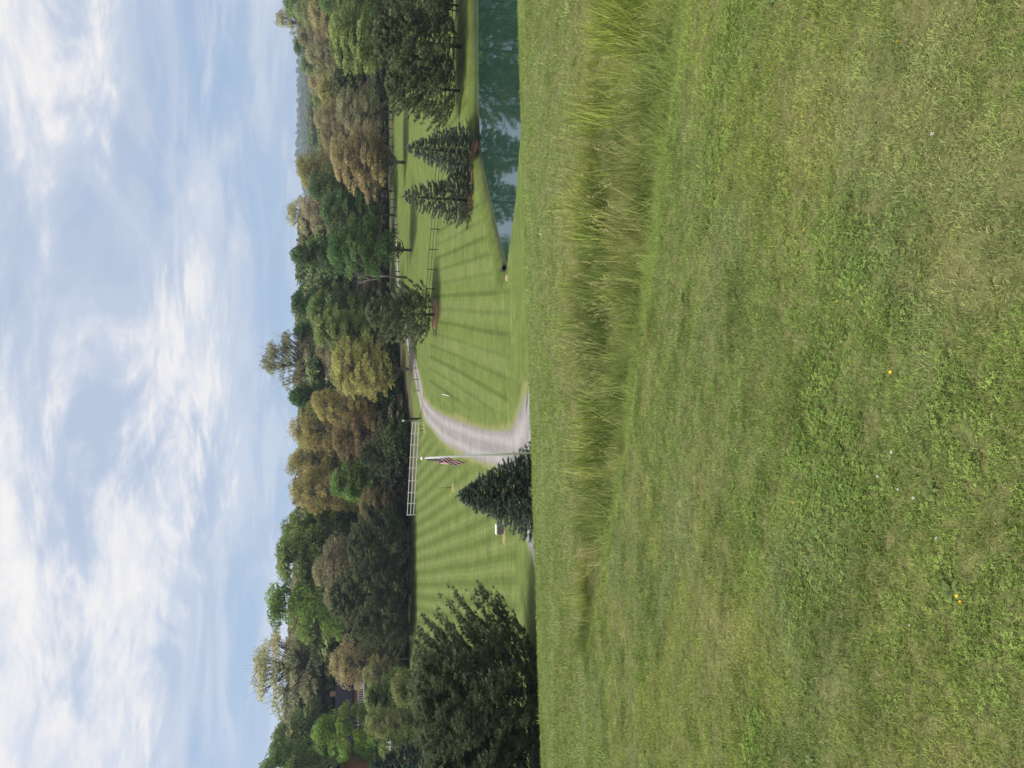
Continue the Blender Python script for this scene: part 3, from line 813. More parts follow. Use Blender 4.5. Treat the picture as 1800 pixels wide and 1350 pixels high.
# colours (real leaf albedo)
DG = (0.048, 0.080, 0.030); MG = (0.078, 0.112, 0.036); BG = (0.104, 0.136, 0.042)
OL = (0.150, 0.145, 0.048); GO = (0.186, 0.160, 0.056); TAN = (0.188, 0.162, 0.078)
GB = (0.148, 0.146, 0.078); PALE = (0.225, 0.225, 0.120); YO = (0.200, 0.195, 0.062)
ORB = (0.178, 0.142, 0.070); PN = (0.056, 0.070, 0.034); PNL = (0.074, 0.086, 0.042); SPB = (0.082, 0.104, 0.078)
G = 'trees of the wood beyond the lawns'
trees = [
 # the wooded rise beyond the pond
 ('sparse', 'budding_tree', 489, 34, 48, 225, PALE, 'pale open-crowned tree standing highest on the ridge above the pond pines'),
 ('round_a', 'leafy_tree', 503, 2, 70, 215, MG, 'green tree on the ridge at the very corner of the photo'),
 ('round_b', 'leafy_tree', 519, 80, 52, 262, MG, 'green ridge tree just left of the pale open-crowned one'),
 ('tall_a', 'leafy_tree', 533, 112, 46, 285, BG, 'small bright green tree on the ridge where the far blue hills begin'),
 ('bud_b', 'budding_tree', 520, 14, 66, 190, (0.13, 0.155, 0.06), 'pale green budding tree below the ridge at the photo corner'),
 ('bud_a', 'budding_tree', 527, 58, 62, 198, (0.15, 0.14, 0.08), 'grey-olive budding tree below the highest ridge tree'),
 ('bud_a', 'budding_tree', 546, 26, 84, 160, TAN, 'tan round-topped tree above the big pond pine'),
 ('round_a', 'leafy_tree', 583, 62, 122, 128, BG, 'bright green tree directly behind the big pond pine'),
 ('round_b', 'leafy_tree', 566, -4, 96, 136, MG, 'green tree cut by the photo edge behind the pond pine'),
 ('bud_b', 'budding_tree', 542, 92, 82, 166, GB, 'grey-brown twiggy tree beside the tan round-topped one'),
 ('bud_a', 'budding_tree', 562, 152, 74, 172, YO, 'yellowish tree above the grey-brown twiggy tree by the pasture fence'),
 ('bud_b', 'budding_tree', 545, 142, 52, 214, TAN, 'small tan tree high on the slope under the far hills'),
 ('round_b', 'leafy_tree', 552, 172, 48, 245, BG, 'small bright green tree on the slope below the blue hills'),
 ('bud_a', 'budding_tree', 594, 190, 82, 138, GB, 'broad grey-brown twiggy tree at the back fence beside the pond pines'),
 ('bud_b', 'budding_tree', 556, 208, 70, 168, (0.17, 0.15, 0.075), 'olive-tan tree behind the broad grey-brown twiggy one'),
 ('bud_a', 'budding_tree', 566, 244, 74, 156, (0.14, 0.12, 0.062), 'dull brown-olive tree just behind the orange-brown one'),
 ('bud_a', 'budding_tree', 584, 277, 122, 118, ORB, 'orange-brown round budding tree with bare trunk on the pasture'),
 ('bud_a', 'budding_tree', 526, 300, 96, 168, OL, 'tall olive tree rising behind the orange-brown round tree'),
 ('round_b', 'leafy_tree', 548, 328, 84, 142, DG, 'dark green tree on the left shoulder of the orange-brown tree'),
 # middle
 ('sparse', 'budding_tree', 509, 376, 70, 186, PALE, 'pale see-through treetop on the skyline above the broad dark green tree'),
 ('bud_b', 'budding_tree', 536, 364, 92, 166, (0.15, 0.13, 0.08), 'grey-brown twiggy tree under the pale see-through treetop'),
 ('round_a', 'leafy_tree', 568, 372, 88, 136, DG, 'dark green tree between the orange-brown tree and the broad pasture tree'),
 ('tall_b', 'leafy_tree', 517, 449, 66, 140, DG, 'pointed dark green tree rising behind the broad pasture tree'),
 ('round_b', 'leafy_tree', 581, 434, 112, 108, (0.045, 0.084, 0.027), 'broad dense dark green tree standing alone on the pasture by the lane'),
 ('bud_a', 'budding_tree', 540, 492, 76, 182, (0.16, 0.16, 0.08), 'pale olive treetop on the skyline behind the bare grey tree'),
 ('tall_a', 'leafy_tree', 519, 532, 66, 156, (0.052, 0.088, 0.028), 'dark green skyline tree left of the pointed one'),
 ('round_a', 'leafy_tree', 546, 548, 92, 140, (0.078, 0.108, 0.036), 'olive-green tree above the bright green one by the lane'),
 ('tall_a', 'leafy_tree', 557, 582, 82, 124, BG, 'bright green tree behind the pine beside the drive'),
 ('sparse', 'budding_tree', 469, 632, 96, 150, (0.15, 0.155, 0.085), 'tallest open-crowned tree on the skyline above the drive gate'),
 ('tall_b', 'leafy_tree', 521, 583, 56, 150, DG, 'narrow dark green tree beside the tallest skyline tree'),
 ('bud_b', 'budding_tree', 560, 612, 82, 130, (0.12, 0.112, 0.06), 'grey-olive tree between the bright green and yellow-olive trees'),
 ('bud_a', 'budding_tree', 586, 648, 112, 108, YO, 'yellow-olive budding tree beside the gate of the drive'),
 # behind the white fence
 ('tall_b', 'leafy_tree', 514, 698, 66, 136, (0.035, 0.072, 0.026), 'dark green cedar-like tree behind the yellow-olive one'),
 ('bud_a', 'budding_tree', 553, 712, 86, 122, GO, 'golden-brown tree straight behind the driveway gate'),
 ('bud_b', 'budding_tree', 515, 756, 86, 132, GO, 'golden tall tree on the skyline above the lamp post'),
 ('bud_a', 'budding_tree', 511, 812, 82, 136, (0.180, 0.165, 0.060), 'golden tall tree on the skyline above the flag'),
 ('bud_b', 'budding_tree', 515, 862, 88, 131, (0.185, 0.165, 0.056), 'golden tall tree leftmost of the golden row'),
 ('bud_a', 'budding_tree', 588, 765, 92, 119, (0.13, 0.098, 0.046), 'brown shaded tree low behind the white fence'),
 ('pine_a', 'pine_tree', 628, 800, 84, 112, PN, 'small dark pine behind the right end of the white fence'),
 ('tall_a', 'leafy_tree', 586, 850, 76, 116, (0.075, 0.124, 0.028), 'fresh green tree behind the middle of the white fence'),
 ('bud_a', 'budding_tree', 634, 884, 70, 112, (0.12, 0.10, 0.045), 'low brownish tree behind the left end of the white fence'),
 ('round_a', 'leafy_tree', 502, 938, 96, 138, (0.082, 0.124, 0.03), 'green tree next to the leftmost golden tree'),
 ('tall_a', 'leafy_tree', 494, 985, 106, 131, BG, 'tall bright green tree above the lawn-edge pines'),
 ('round_b', 'leafy_tree', 478, 1062, 128, 130, (0.085, 0.135, 0.028), 'broadest bright green tree on the skyline above the lawn-edge pines'),
 ('sparse', 'budding_tree', 501, 930, 32, 182, (0.26, 0.23, 0.14), 'tiny pale treetop peeping over the green tree'),
 ('bud_b', 'budding_tree', 556, 1000, 128, 120, (0.115, 0.105, 0.055), 'twiggy grey tree between the bright green trees and the pines'),
 ('pine_b', 'pine_tree', 606, 960, 122, 108, PN, 'dark broad pine at the lawn edge beside the white fence end'),
 ('pine_a', 'pine_tree', 572, 1050, 150, 109, PNL, 'tallest dark pine at the far edge of the striped lawn'),
 ('pine_b', 'pine_tree', 640, 905, 84, 112, (0.038, 0.055, 0.030), 'low dark pine just behind the white fence end'),
 ('pine_b', 'pine_tree', 618, 1105, 96, 107, PNL, 'grey-green pine at the left end of the lawn-edge pines'),
 ('sparse', 'budding_tree', 453, 1180, 148, 146, PALE, 'tall pale spreading tree with open limbs on the skyline above the house'),
 ('bud_b', 'budding_tree', 584, 1168, 88, 110, TAN, 'brown twiggy tree beside the brown house'),
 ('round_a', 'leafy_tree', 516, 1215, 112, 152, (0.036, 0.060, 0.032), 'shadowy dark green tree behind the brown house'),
 ('round_b', 'leafy_tree', 556, 1290, 100, 98, (0.085, 0.132, 0.028), 'fresh green tree hiding most of the brown house'),
 ('tall_a', 'leafy_tree', 484, 1312, 110, 132, MG, 'green tree on the skyline left of the tall pale one'),
 ('round_a', 'leafy_tree', 466, 1352, 90, 125, (0.075, 0.112, 0.032), 'green skyline tree cut off at the photo corner'),
 ('tall_b', 'leafy_tree', 644, 1228, 80, 92, MG, 'slim green tree below the white railing'),
 ('bud_a', 'budding_tree', 645, 1272, 60, 88, (0.125, 0.14, 0.05), 'light olive tree in front of the white railing'),
 ('bud_b', 'budding_tree', 640, 1188, 62, 100, (0.12, 0.125, 0.048), 'thin olive tree at the left corner of the striped lawn'),
 ('shrub', 'shrub', 690, 1215, 90, 80, (0.10, 0.115, 0.04), 'olive shrub behind the top of the big near pine'),
 ('shrub', 'shrub', 668, 1320, 70, 84, (0.09, 0.12, 0.036), 'green shrub beside the small pale shed'),
 ('spruce_b', 'spruce_tree', 646, 1346, 96, 62, (0.030, 0.050, 0.042), 'dark spruce at the photo corner behind the big near pine'),
]
for tr in trees:
    k = tr[1]
    cat = {'pine_tree': 'pine', 'spruce_tree': 'spruce', 'shrub': 'shrub'}.get(k, 'tree')
    tree_px(*tr, cat, None if k in ('shrub', 'spruce_tree') else G)

# pines and spruces on the lawns
def rooted(proto, kind, bx, by, xt, wpx, col, label, cat, y0=40, rot=None):
    b = gp(bx, by, y0); top = at(xt, by, b.y)
    return place_tree(proto, kind, b, top.z - b.z, wpx / FPX * b.y * 1.04, col, label, cat, None, rot)
pine1 = rooted('pine_b', 'pine_tree', 809, 160, 672, 128, PNL, 'grey-green pine with dark trunk on the pond bank nearer the blue spruce', 'pine', 64, 0.4)
pine2 = rooted('pine_a', 'pine_tree', 811, 82, 648, 150, (0.066, 0.080, 0.038), 'larger grey-green pine on the pond bank at the photo edge', 'pine', 64, 2.0)
pine3 = rooted('pine_b', 'pine_tree', 806, 10, 668, 90, PNL, 'grey-green pine half cut off by the photo edge on the pond bank', 'pine', 64, 4.0)
pine4 = rooted('pine_a', 'pine_tree', 765, 553, 638, 108, (0.080, 0.092, 0.048), 'bushy pine on its mulch ring beside the bend of the drive', 'pine', 60, 1.0)
sprA = rooted('spruce_b', 'spruce_tree', 826, 268, 709, 88, SPB, 'blue-green spruce on the pond bank nearer the big pines', 'spruce', 62, 0.0)
sprB = rooted('spruce_c', 'spruce_tree', 824, 352, 703, 92, (0.076, 0.088, 0.062), 'greyish spruce on the pond bank nearer the striped lawn', 'spruce', 62, 2.2)
# the conical spruce by the flagpole and the big pine, both rooted just below the crest
b = at(797, 872, 36.0); b.z = hz_(b.x, 36.0)
place_tree('spruce_a', 'spruce_tree', b, at(796, 872, 36).z - b.z, 4.6, (0.056, 0.080, 0.060), 'dense conical blue-green spruce beside the flagpole', 'spruce', None, 0.7)
b = at(720, 1235, 38.0); b.z = hz_(b.x, 38.0)
place_tree('pine_near', 'pine_tree', b, at(716, 1235, 38).z - b.z, 9.4, (0.048, 0.062, 0.030), 'big dark plumed pine rising behind the crest by the photo edge', 'pine', None, 0.2)
b = at(735, 1395, 37.0); b.z = hz_(b.x, 37.0)
place_tree('pine_near', 'pine_tree', b, at(735, 1395, 37).z - b.z, 8.4, (0.050, 0.064, 0.030), 'second plumed pine mostly outside the photo beside the big dark one', 'pine', None, 2.4)
# bare grey tree by the lane
bmb, twm = bare(77)
b = gp(716, 488, 60); e = empty('bare_tree', (b.x, b.y, b.z - 0.05)); top = at(588, 500, b.y)
e.scale = (11.0, 11.0, (top.z - b.z) / 0.98)
add_obj('trunk', bmb.mesh('trunk', M['bark_grey'], True), e); add_obj('crown', twm.mesh('crown', M['bark_grey']), e)
tag(e, 'bare grey tree without leaves beside the lane', 'tree')

# ================================================================== instanced stuff
def proto_object(name, me):
    return bpy.data.objects.new(name, me)
def scatter(name, pts, rot, scl, idx, tint, protos, label, cat):
    me = bpy.data.meshes.new(name + '_points'); n = len(pts)
    me.vertices.add(n); me.vertices.foreach_set('co', np.asarray(pts, np.float32).ravel())
    a = me.attributes.new('rot', 'FLOAT_VECTOR', 'POINT'); a.data.foreach_set('vector', np.asarray(rot, np.float32).ravel())
    a = me.attributes.new('scl', 'FLOAT_VECTOR', 'POINT'); a.data.foreach_set('vector', np.asarray(scl, np.float32).ravel())
    a = me.attributes.new('pick', 'INT', 'POINT'); a.data.foreach_set('value', np.asarray(idx, np.int32))
    a = me.attributes.new('tint', 'FLOAT_VECTOR', 'POINT'); a.data.foreach_set('vector', np.asarray(tint, np.float32).ravel())
    me.update()
    o = add_obj(name, me)
    col = bpy.data.collections.new(name + '_kinds')
    for i, p in enumerate(protos):
        po = proto_object('%s_kind_%02d' % (name, i), p); col.objects.link(po)
    ng = bpy.data.node_groups.new(name + '_scatter', 'GeometryNodeTree')
    ng.interface.new_socket('Geometry', in_out='INPUT', socket_type='NodeSocketGeometry')
    ng.interface.new_socket('Geometry', in_out='OUTPUT', socket_type='NodeSocketGeometry')
    nn, ll = ng.nodes, ng.links
    gi, go = nn.new('NodeGroupInput'), nn.new('NodeGroupOutput')
    ci = nn.new('GeometryNodeCollectionInfo'); ci.inputs['Collection'].default_value = col
    ci.inputs['Separate Children'].default_value = True; ci.inputs['Reset Children'].default_value = True
    ip = nn.new('GeometryNodeInstanceOnPoints'); ip.inputs['Pick Instance'].default_value = True
    def na(nm, t):
        q = nn.new('GeometryNodeInputNamedAttribute'); q.data_type = t; q.inputs['Name'].default_value = nm
        return q.outputs['Attribute']
    ll.new(gi.outputs[0], ip.inputs['Points']); ll.new(ci.outputs[0], ip.inputs['Instance'])
    ll.new(na('pick', 'INT'), ip.inputs['Instance Index'])
    ll.new(na('rot', 'FLOAT_VECTOR'), ip.inputs['Rotation']); ll.new(na('scl', 'FLOAT_VECTOR'), ip.inputs['Scale'])
    ll.new(ip.outputs[0], go.inputs[0])
    md = o.modifiers.new('scatter', 'NODES'); md.node_group = ng
    return tag(o, label, cat, None, 'stuff')

def blades(n, r, radius, lmin, lmax, wid, bend, seg=2, lean=0.35, straight=0.0):
    """n curved tapering blades as one tuft"""
    V_, F_, R_ = [], [], []
    for i in range(n):
        a = r.uniform(0, 2 * math.pi); rr = radius * math.sqrt(r.uniform(0, 1))
        p = np.array([math.cos(a) * rr, math.sin(a) * rr, -0.01]); L = r.uniform(lmin, lmax)
        da = r.uniform(0, 2 * math.pi) if r.uniform() < 0.6 else a
        out_ = np.array([math.cos(da), math.sin(da), 0]); sd_ = np.array([-math.sin(da + r.uniform(-.8, .8)), math.cos(da + r.uniform(-.8, .8)), 0])
        sd_ = sd_ / np.linalg.norm(sd_)
        th = abs(r.normal(0, lean)); bd = r.uniform(0.2, 1.0) * bend
        w = wid * r.uniform(0.7, 1.3); b0 = sum(len(x) for x in V_); pts = []
        q = p.copy()
        for s in range(seg + 1):
            ww = w * (1 - (s / seg) ** 2 * 0.75)
            if s < seg:
                pts += [q - sd_ * ww / 2, q + sd_ * ww / 2]
            else: pts += [q]
            th2 = th + bd * (s + 0.5) / seg
            q = q + (out_ * math.sin(th2) + np.array([0, 0, math.cos(th2)])) * (L / seg)
        V_.append(np.array(pts)); rv = r.uniform()
        R_ += [rv] * len(pts)
        for s in range(seg):
            k = b0 + s * 2
            if s < seg - 1: F_ += [(k, k + 1, k + 3), (k, k + 3, k + 2)]
            else: F_ += [(k, k + 1, k + 2)]
    return np.concatenate(V_), np.array(F_), np.array(R_)
def clover(n, r, radius):
    """patch of three-leaved clover"""
    V_, F_, R_ = [], [], []; b0 = 0
    for i in range(n):
        a = r.uniform(0, 6.28); rr = radius * math.sqrt(r.uniform()); c = np.array([math.cos(a) * rr, math.sin(a) * rr, r.uniform(0.018, 0.042)])
        tilt = r.normal(0, 0.35, 2); rv = r.uniform(0.0, 0.8); ph = r.uniform(0, 6.28); s = r.uniform(0.006, 0.010)
        for k in range(3):
            t = ph + k * 2.09; d = np.array([math.cos(t), math.sin(t), 0.1 + tilt[0] * math.cos(t) + tilt[1] * math.sin(t)])
            e = np.array([-math.sin(t), math.cos(t), 0])
            V_ += [c, c + d * s * 1.0 + e * s * 0.62, c + d * s * 1.75, c + d * s * 1.0 - e * s * 0.62]
            F_ += [(b0, b0 + 1, b0 + 2), (b0, b0 + 2, b0 + 3)]; R_ += [rv] * 4; b0 += 4
    return np.array(V_), np.array(F_), np.array(R_)
def rosette(r, n=7, L=0.085):
    V_, F_, R_ = [], [], []; b0 = 0
    for i in range(n):
        t = 6.28 * i / n + r.uniform(-.3, .3); d = np.array([math.cos(t), math.sin(t), 0]); e = np.array([-math.sin(t), math.cos(t), 0]); l = L * r.uniform(0.7, 1.2)
        for s, (w, z) in enumerate(((0.006, 0.01), (0.011, 0.035), (0.013, 0.045), (0.002, 0.030))):
            q = d * l * s / 3 + np.array([0, 0, z]); V_ += [q - e * w, q + e * w]
        for s in range(3):
            k = b0 + s * 2; F_ += [(k, k + 1, k + 3), (k, k + 3, k + 2)]
        R_ += [r.uniform(0.1, 0.7)] * 8; b0 += 8
    return np.array(V_), np.array(F_), np.array(R_)

gr = np.random.default_rng(99)
lawn_protos = []
for i in range(5): lawn_protos.append(mesh_np('tuft', *blades(28, gr, 0.075, 0.020, 0.048, 0.0040, 1.1, 2, 0.50), M['grass']))
for i in range(2): lawn_protos.append(mesh_np('tuft', *blades(24, gr, 0.07, 0.032, 0.066, 0.0052, 1.3, 3, 0.6), M['grass']))
lawn_protos.append(mesh_np('tuft', *clover(30, gr, 0.085), M['grass']))
lawn_protos.append(mesh_np('tuft', *clover(22, gr, 0.075), M['grass']))
lawn_protos.append(mesh_np('tuft', *rosette(gr), M['grass']))
# far tuft: wider, for the strip up to the crest
lawn_protos.append(mesh_np('tuft', *blades(24, gr, 0.13, 0.034, 0.075, 0.010, 1.0, 2, 0.5), M['fargrass']))
lawn_protos.append(mesh_np('tuft', *blades(24, gr, 0.13, 0.030, 0.066, 0.009, 1.2, 2, 0.6), M['fargrass']))

def lawn_points():
    P_ = []
    def band(y0, y1, half0, slope, dens):
        A = (y1 - y0) * 2 * (half0 + slope * (y0 + y1) / 2); n = int(A * dens)
        y = gr.uniform(y0, y1, int(n * 1.6)); hw = half0 + slope * y; hmax = half0 + slope * y1
        x = gr.uniform(-hmax, hmax, len(y)); k = abs(x) < hw
        P_.append(np.stack([x[k], y[k]], 1)[:n * 2])
    band(-0.8, 0.7, 2.4, 0.0, 800)
    band(0.7, 2.6, 1.8, 0.60, 1500)
    band(2.6, 4.5, 1.8, 0.60, 1100)
    band(4.5, 7.5, 1.8, 0.60, 600)
    band(7.5, 11.0, 1.8, 0.60, 300)
    return np.concatenate(P_)
pl = lawn_points()
t_ = sw_t(pl[:, 0], pl[:, 1]); keep = ~((t_ > 0.06) & (t_ < 0.97) & (pl[:, 0] > -4.15))
pl = pl[keep]; x, y = pl[:, 0], pl[:, 1]
n = len(pl)
big = vnoise(x, y, 1.6, 40, 3); mid_ = vnoise(x, y, 0.55, 41, 3); blu = vnoise(x, y, 1.1, 43, 2); tanp = vnoise(x, y, 0.7, 47, 3); clo = vnoise(x, y, 0.8, 52, 2)
base_c = np.array([0.130, 0.186, 0.047]); yel = np.array([0.160, 0.202, 0.046]); blue = np.array([0.142, 0.188, 0.074]); deep = np.array([0.082, 0.126, 0.024]); tanc = np.array([0.240, 0.220, 0.085])
def lerp(a, b, f): return a * (1 - f[:, None]) + b * f[:, None]
tint = np.broadcast_to(base_c, (n, 3)).copy()
tint = lerp(tint, yel, sstep(0.45, 0.70, big)); tint = lerp(tint, blue, sstep(0.55, 0.72, blu) * 0.8)
tint = lerp(tint, deep, sstep(0.52, 0.75, mid_) * 0.75)
tf = sstep(0.58, 0.74, tanp) * 0.9; tint = lerp(tint, tanc, tf * 0.30)
bandw = np.sin(2 * np.pi * (y + 0.72 * x + 0.25 * vnoise(x, y, 1.5, 211, 2)) / 0.62); tint *= (1 + 0.10 * bandw)[:, None]
tint *= gr.uniform(0.52, 1.42, (n, 1))  # random tuft tone, spread widened to paint in deep shading among the tufts
idx = gr.integers(0, 5, n); idx = np.where(gr.uniform(size=n) < 0.16, gr.integers(5, 7, n), idx)
cl = (clo + 0.25 * (vnoise(x, y, 0.25, 57, 2) - 0.5) > 0.55) & (gr.uniform(size=n) < 0.02 + 0.30 * sstep(0.62, 0.90, clo)) & (y < 5)
idx = np.where(cl, gr.integers(7, 9, n), idx); tint[cl] = (tint[cl] * 0.45 + 0.55 * np.array([0.112, 0.168, 0.036])) * gr.uniform(0.8, 1.2, (cl.sum(), 1))
ro = (gr.uniform(size=n) < 0.0004); idx = np.where(ro, 9, idx); tint[ro] = (0.13, 0.185, 0.06)
rot = np.stack([gr.normal(0, 0.12, n), gr.normal(0, 0.12, n), gr.uniform(0, 6.28, n)], 1)
s_ = gr.uniform(0.7, 1.2, n) * (0.8 + 0.5 * mid_) * np.interp(y, [2, 6, 10], [0.50, 0.66, 0.88])
scl = np.stack([s_ * 1.05, s_ * 1.05, s_ * (1 - 0.35 * tf)], 1)
Pn = (pl, rot, scl, idx, tint)
# strip beyond the swale up to and over the crest
yy = gr.uniform(9.5, 27, 40000); xx = gr.uniform(-19, 19, 40000)
k = (abs(xx) < 2.5 + 0.62 * yy); xx, yy = xx[k], yy[k]
t_ = sw_t(xx, yy); k = ((t_ > 0.98) | (xx < -4.15) | (t_ < 0.03)) & ((yy > 11) | (xx < -5)); xx, yy = xx[k], yy[k]; n2 = len(xx)
strk = vnoise(xx * 0.35, yy * 1.6, 1.0, 61, 3); bb = vnoise(xx, yy, 2.5, 63, 3)
tint2 = np.broadcast_to(np.array([0.136, 0.188, 0.048]), (n2, 3)).copy()
tint2 = lerp(tint2, np.array([0.172, 0.218, 0.072]), sstep(0.45, 0.7, strk)); tint2 = lerp(tint2, np.array([0.112, 0.156, 0.032]), sstep(0.5, 0.75, bb))
tint2 *= gr.uniform(0.85, 1.15, (n2, 1))
rot2 = np.stack([gr.normal(0, 0.1, n2), gr.normal(0, 0.1, n2), gr.uniform(0, 6.28, n2)], 1)
s2 = gr.uniform(0.7, 1.25, n2) * np.where(gr.uniform(size=n2) < 0.04, gr.uniform(1.2, 2.2, n2), 1.0)
pts = np.concatenate([np.column_stack([x, y, h(x, y)]), np.column_stack([xx, yy, h(xx, yy)])])
scatter('lawn_grass', pts, np.concatenate([rot, rot2]), np.concatenate([scl, np.stack([s2, s2, s2 * 0.9], 1)]),
        np.concatenate([idx, gr.integers(10, 12, n2)]), np.concatenate([tint, tint2]), lawn_protos,
        'short mown lawn grass with clover in the foreground', 'grass')

# tall grass in the swale
tall_protos = []
for i in range(3): tall_protos.append(mesh_np('tall_tuft', *blades(30, gr, 0.10, 0.22, 0.46, 0.0060, 0.9, 4, 0.22), M['tallgrass']))      # 0-2 upright fine
for i in range(2): tall_protos.append(mesh_np('tall_tuft', *blades(34, gr, 0.12, 0.16, 0.34, 0.0048, 1.9, 5, 0.45), M['tallgrass']))      # 3-4 arching
for i in range(2): tall_protos.append(mesh_np('tall_tuft', *blades(12, gr, 0.08, 0.38, 0.66, 0.0120, 0.5, 4, 0.14), M['tallgrass']))      # 5-6 broad reeds
for i in range(2): tall_protos.append(mesh_np('tall_tuft', *blades(26, gr, 0.10, 0.09, 0.20, 0.0055, 1.3, 3, 0.45), M['tallgrass']))      # 7-8 short verge
def seed_stalks(n, r):
    V_, F_, R_ = blades(n, r, 0.16, 0.36, 0.60, 0.0045, 0.6, 4, 0.20)
    V_, F_, R_ = list(V_), list(F_), list(R_)
    tips = [V_[i * 9 + 8] for i in range(n)]
    for t in tips:
        for q in range(9):
            p = t + np.array([r.normal(0, .006), r.normal(0, .006), -0.008 * q + 0.02]); d = np.array([r.normal(0, .6), r.normal(0, .6), 1.0]); d /= np.linalg.norm(d)
            sd_ = np.cross(d, r.normal(size=3)); sd_ /= np.linalg.norm(sd_); b0 = len(V_)
            V_ += [p - sd_ * 0.004, p + sd_ * 0.004, p + d * 0.022]; F_.append((b0, b0 + 1, b0 + 2)); R_ += [0.97] * 3
    return np.array(V_), np.array(F_), np.array(R_)
for i in range(2): tall_protos.append(mesh_np('tall_tuft', *seed_stalks(6, gr), M['tallgrass']))       # 9-10 seed heads
sx = gr.uniform(-4.25, 14, 15500); st = gr.uniform(-0.10, 1.10, 15500)
sy = sw_near(sx) + st * (sw_far(sx) - sw_near(sx))
k = (abs(sx) < 1.8 + 0.62 * sy) & (gr.uniform(size=len(sx)) < np.clip((sw_far(sx) - sw_near(sx)) / 5.0, 0.40, 1)); sx, sy, st = sx[k], sy[k], st[k]
kn = vnoise(sx, sy, 0.9, 171, 3); k = gr.uniform(size=len(sx)) < 0.30 + 0.9 * sstep(0.38, 0.60, kn); sx, sy, st = sx[k], sy[k], st[k]
ns = len(sx); u = gr.uniform(size=ns); pz = vnoise(sx, sy, 1.4, 71, 3); pr = vnoise(sx, sy, 0.8, 75, 2)
idx = np.where(u < 0.6, gr.integers(0, 3, ns), gr.integers(3, 5, ns))
idx = np.where((st < 0.30), np.where(u < 0.65, gr.integers(7, 9, ns), gr.integers(3, 5, ns)), idx)
idx = np.where((st > 0.90), gr.integers(7, 9, ns), idx)
reed = (st > 0.40) & (st < 0.92) & (((pr > 0.50) & (u < 0.20)) | ((sx > 3.4) & (u < 0.30))); idx = np.where(reed, gr.integers(5, 7, ns), idx)
stalk = (st > 0.30) & (gr.uniform(size=ns) < 0.10); idx = np.where(stalk, gr.integers(9, 11, ns), idx)
tint = np.broadcast_to(np.array([0.130, 0.172, 0.048]), (ns, 3)).copy()
tint = lerp(tint, np.array([0.185, 0.190, 0.060]), sstep(0.30, 0.42, st) * (1 - sstep(0.5, 0.62, st)) * sstep(0.40, 0.60, pz))     # dry
tint = lerp(tint, np.array([0.090, 0.135, 0.034]), sstep(0.50, 0.60, st) * (1 - sstep(0.80, 0.9, st)) * 0.7)
hv = vnoise(sx, sy, 1.1, 191, 3)
tint = lerp(tint, np.array([0.225, 0.240, 0.055]), sstep(0.70, 0.92, st) * sstep(0.35, 0.6, hv) * 0.9)
tint = lerp(tint, np.array([0.215, 0.215, 0.080]), sstep(0.60, 0.75, vnoise(sx, sy, 0.6, 197, 2)) * 0.6)
tint = lerp(tint, np.array([0.150, 0.200, 0.048]), (1 - sstep(0.10, 0.25, st)) * 0.8)
tint[reed] = np.array([0.205, 0.250, 0.060]); tint[stalk] = np.array([0.34, 0.33, 0.15])
right = sstep(3.4, 4.6, sx) * (st > 0.3); tint = lerp(tint, np.array([0.235, 0.275, 0.048]), right * 0.3)
tint *= gr.uniform(0.78, 1.22, (ns, 1))
rot = np.stack([gr.normal(0, 0.22, ns), gr.normal(0, 0.22, ns), gr.uniform(0, 6.28, ns)], 1)
edge = sstep(0.0, 0.25, st) * (1 - sstep(0.85, 1.0, st)); wid_ = np.clip((sw_far(sx) - sw_near(sx)) / 3.0, 0.55, 1)
hn = vnoise(sx, sy, 0.7, 181, 3)
s_ = gr.uniform(0.6, 1.25, ns) * (0.40 + 0.60 * edge) * wid_ * (0.55 + 0.75 * sstep(0.3, 0.68, hn))
scatter('tall_grass', np.column_stack([sx, sy, h(sx, sy)]), rot, np.stack([s_, s_, s_], 1), idx, tint, tall_protos,
        'tall unmown grass and reeds filling the swale', 'grass')

# undergrowth at the foot of the wood and the far wood that reads as one mass
def inst_leaf(name, lo=0.9, hi=2.1):
    m, nt, out = new_mat(name); N = NT(nt)
    t = N.attr('tint', 'INSTANCER'); r = N.attr('rnd', out='Fac')
    leaf_shader(N, out, N.scale(t, N.rng(r, 0.0, 1.0, lo, hi)), 0.3, 0.7, 0.15); return m
M['massleaf'] = inst_leaf('mass_foliage')
def small_crown(seed, **kw):
    d = deciduous(seed=seed, **kw); return mesh_np('mass_crown', d[0], d[1], d[2], M['massleaf'])
under = [small_crown(101 + i, z0=0.0, rw=0.6, nclump=26, nleaf=60, leaf=0.035, clump_r=0.2) for i in range(3)]
ux = gr.uniform(-75, 75, 900)
edge_y = np.interp(ux, [-200, -60, -45, -30, -8, 2, 14, 20, 30, 60, 200], [98, 100, 108, 112, 106, 120, 140, 144, 145, 146, 146])
uy = edge_y + 3.0 + np.abs(gr.normal(0, 9, 900))
k = strip_dist(drive_far, ux, uy) > 3.0; ux, uy = ux[k], uy[k]; nu = len(ux)
pal = np.array([(0.040, 0.050, 0.024), (0.055, 0.075, 0.026), (0.075, 0.066, 0.036), (0.045, 0.065, 0.022), (0.085, 0.075, 0.048)])
us = gr.uniform(1.6, 4.2, nu)
scatter('undergrowth', np.column_stack([ux, uy, h(ux, uy) - 0.1]), np.stack([0 * ux, 0 * ux, gr.uniform(0, 6.28, nu)], 1), np.stack([us, us, us * gr.uniform(0.7, 1.2, nu)], 1),
        gr.integers(0, 3, nu), pal[gr.integers(0, 5, nu)] * gr.uniform(0.8, 1.2, (nu, 1)), under, 'dark tangled undergrowth along the foot of the wood', 'undergrowth')
fars = [small_crown(120 + i, z0=0.08, rw=0.36, nclump=34, nleaf=55, leaf=0.026, clump_r=0.13) for i in range(4)]
fx, fy = [], []
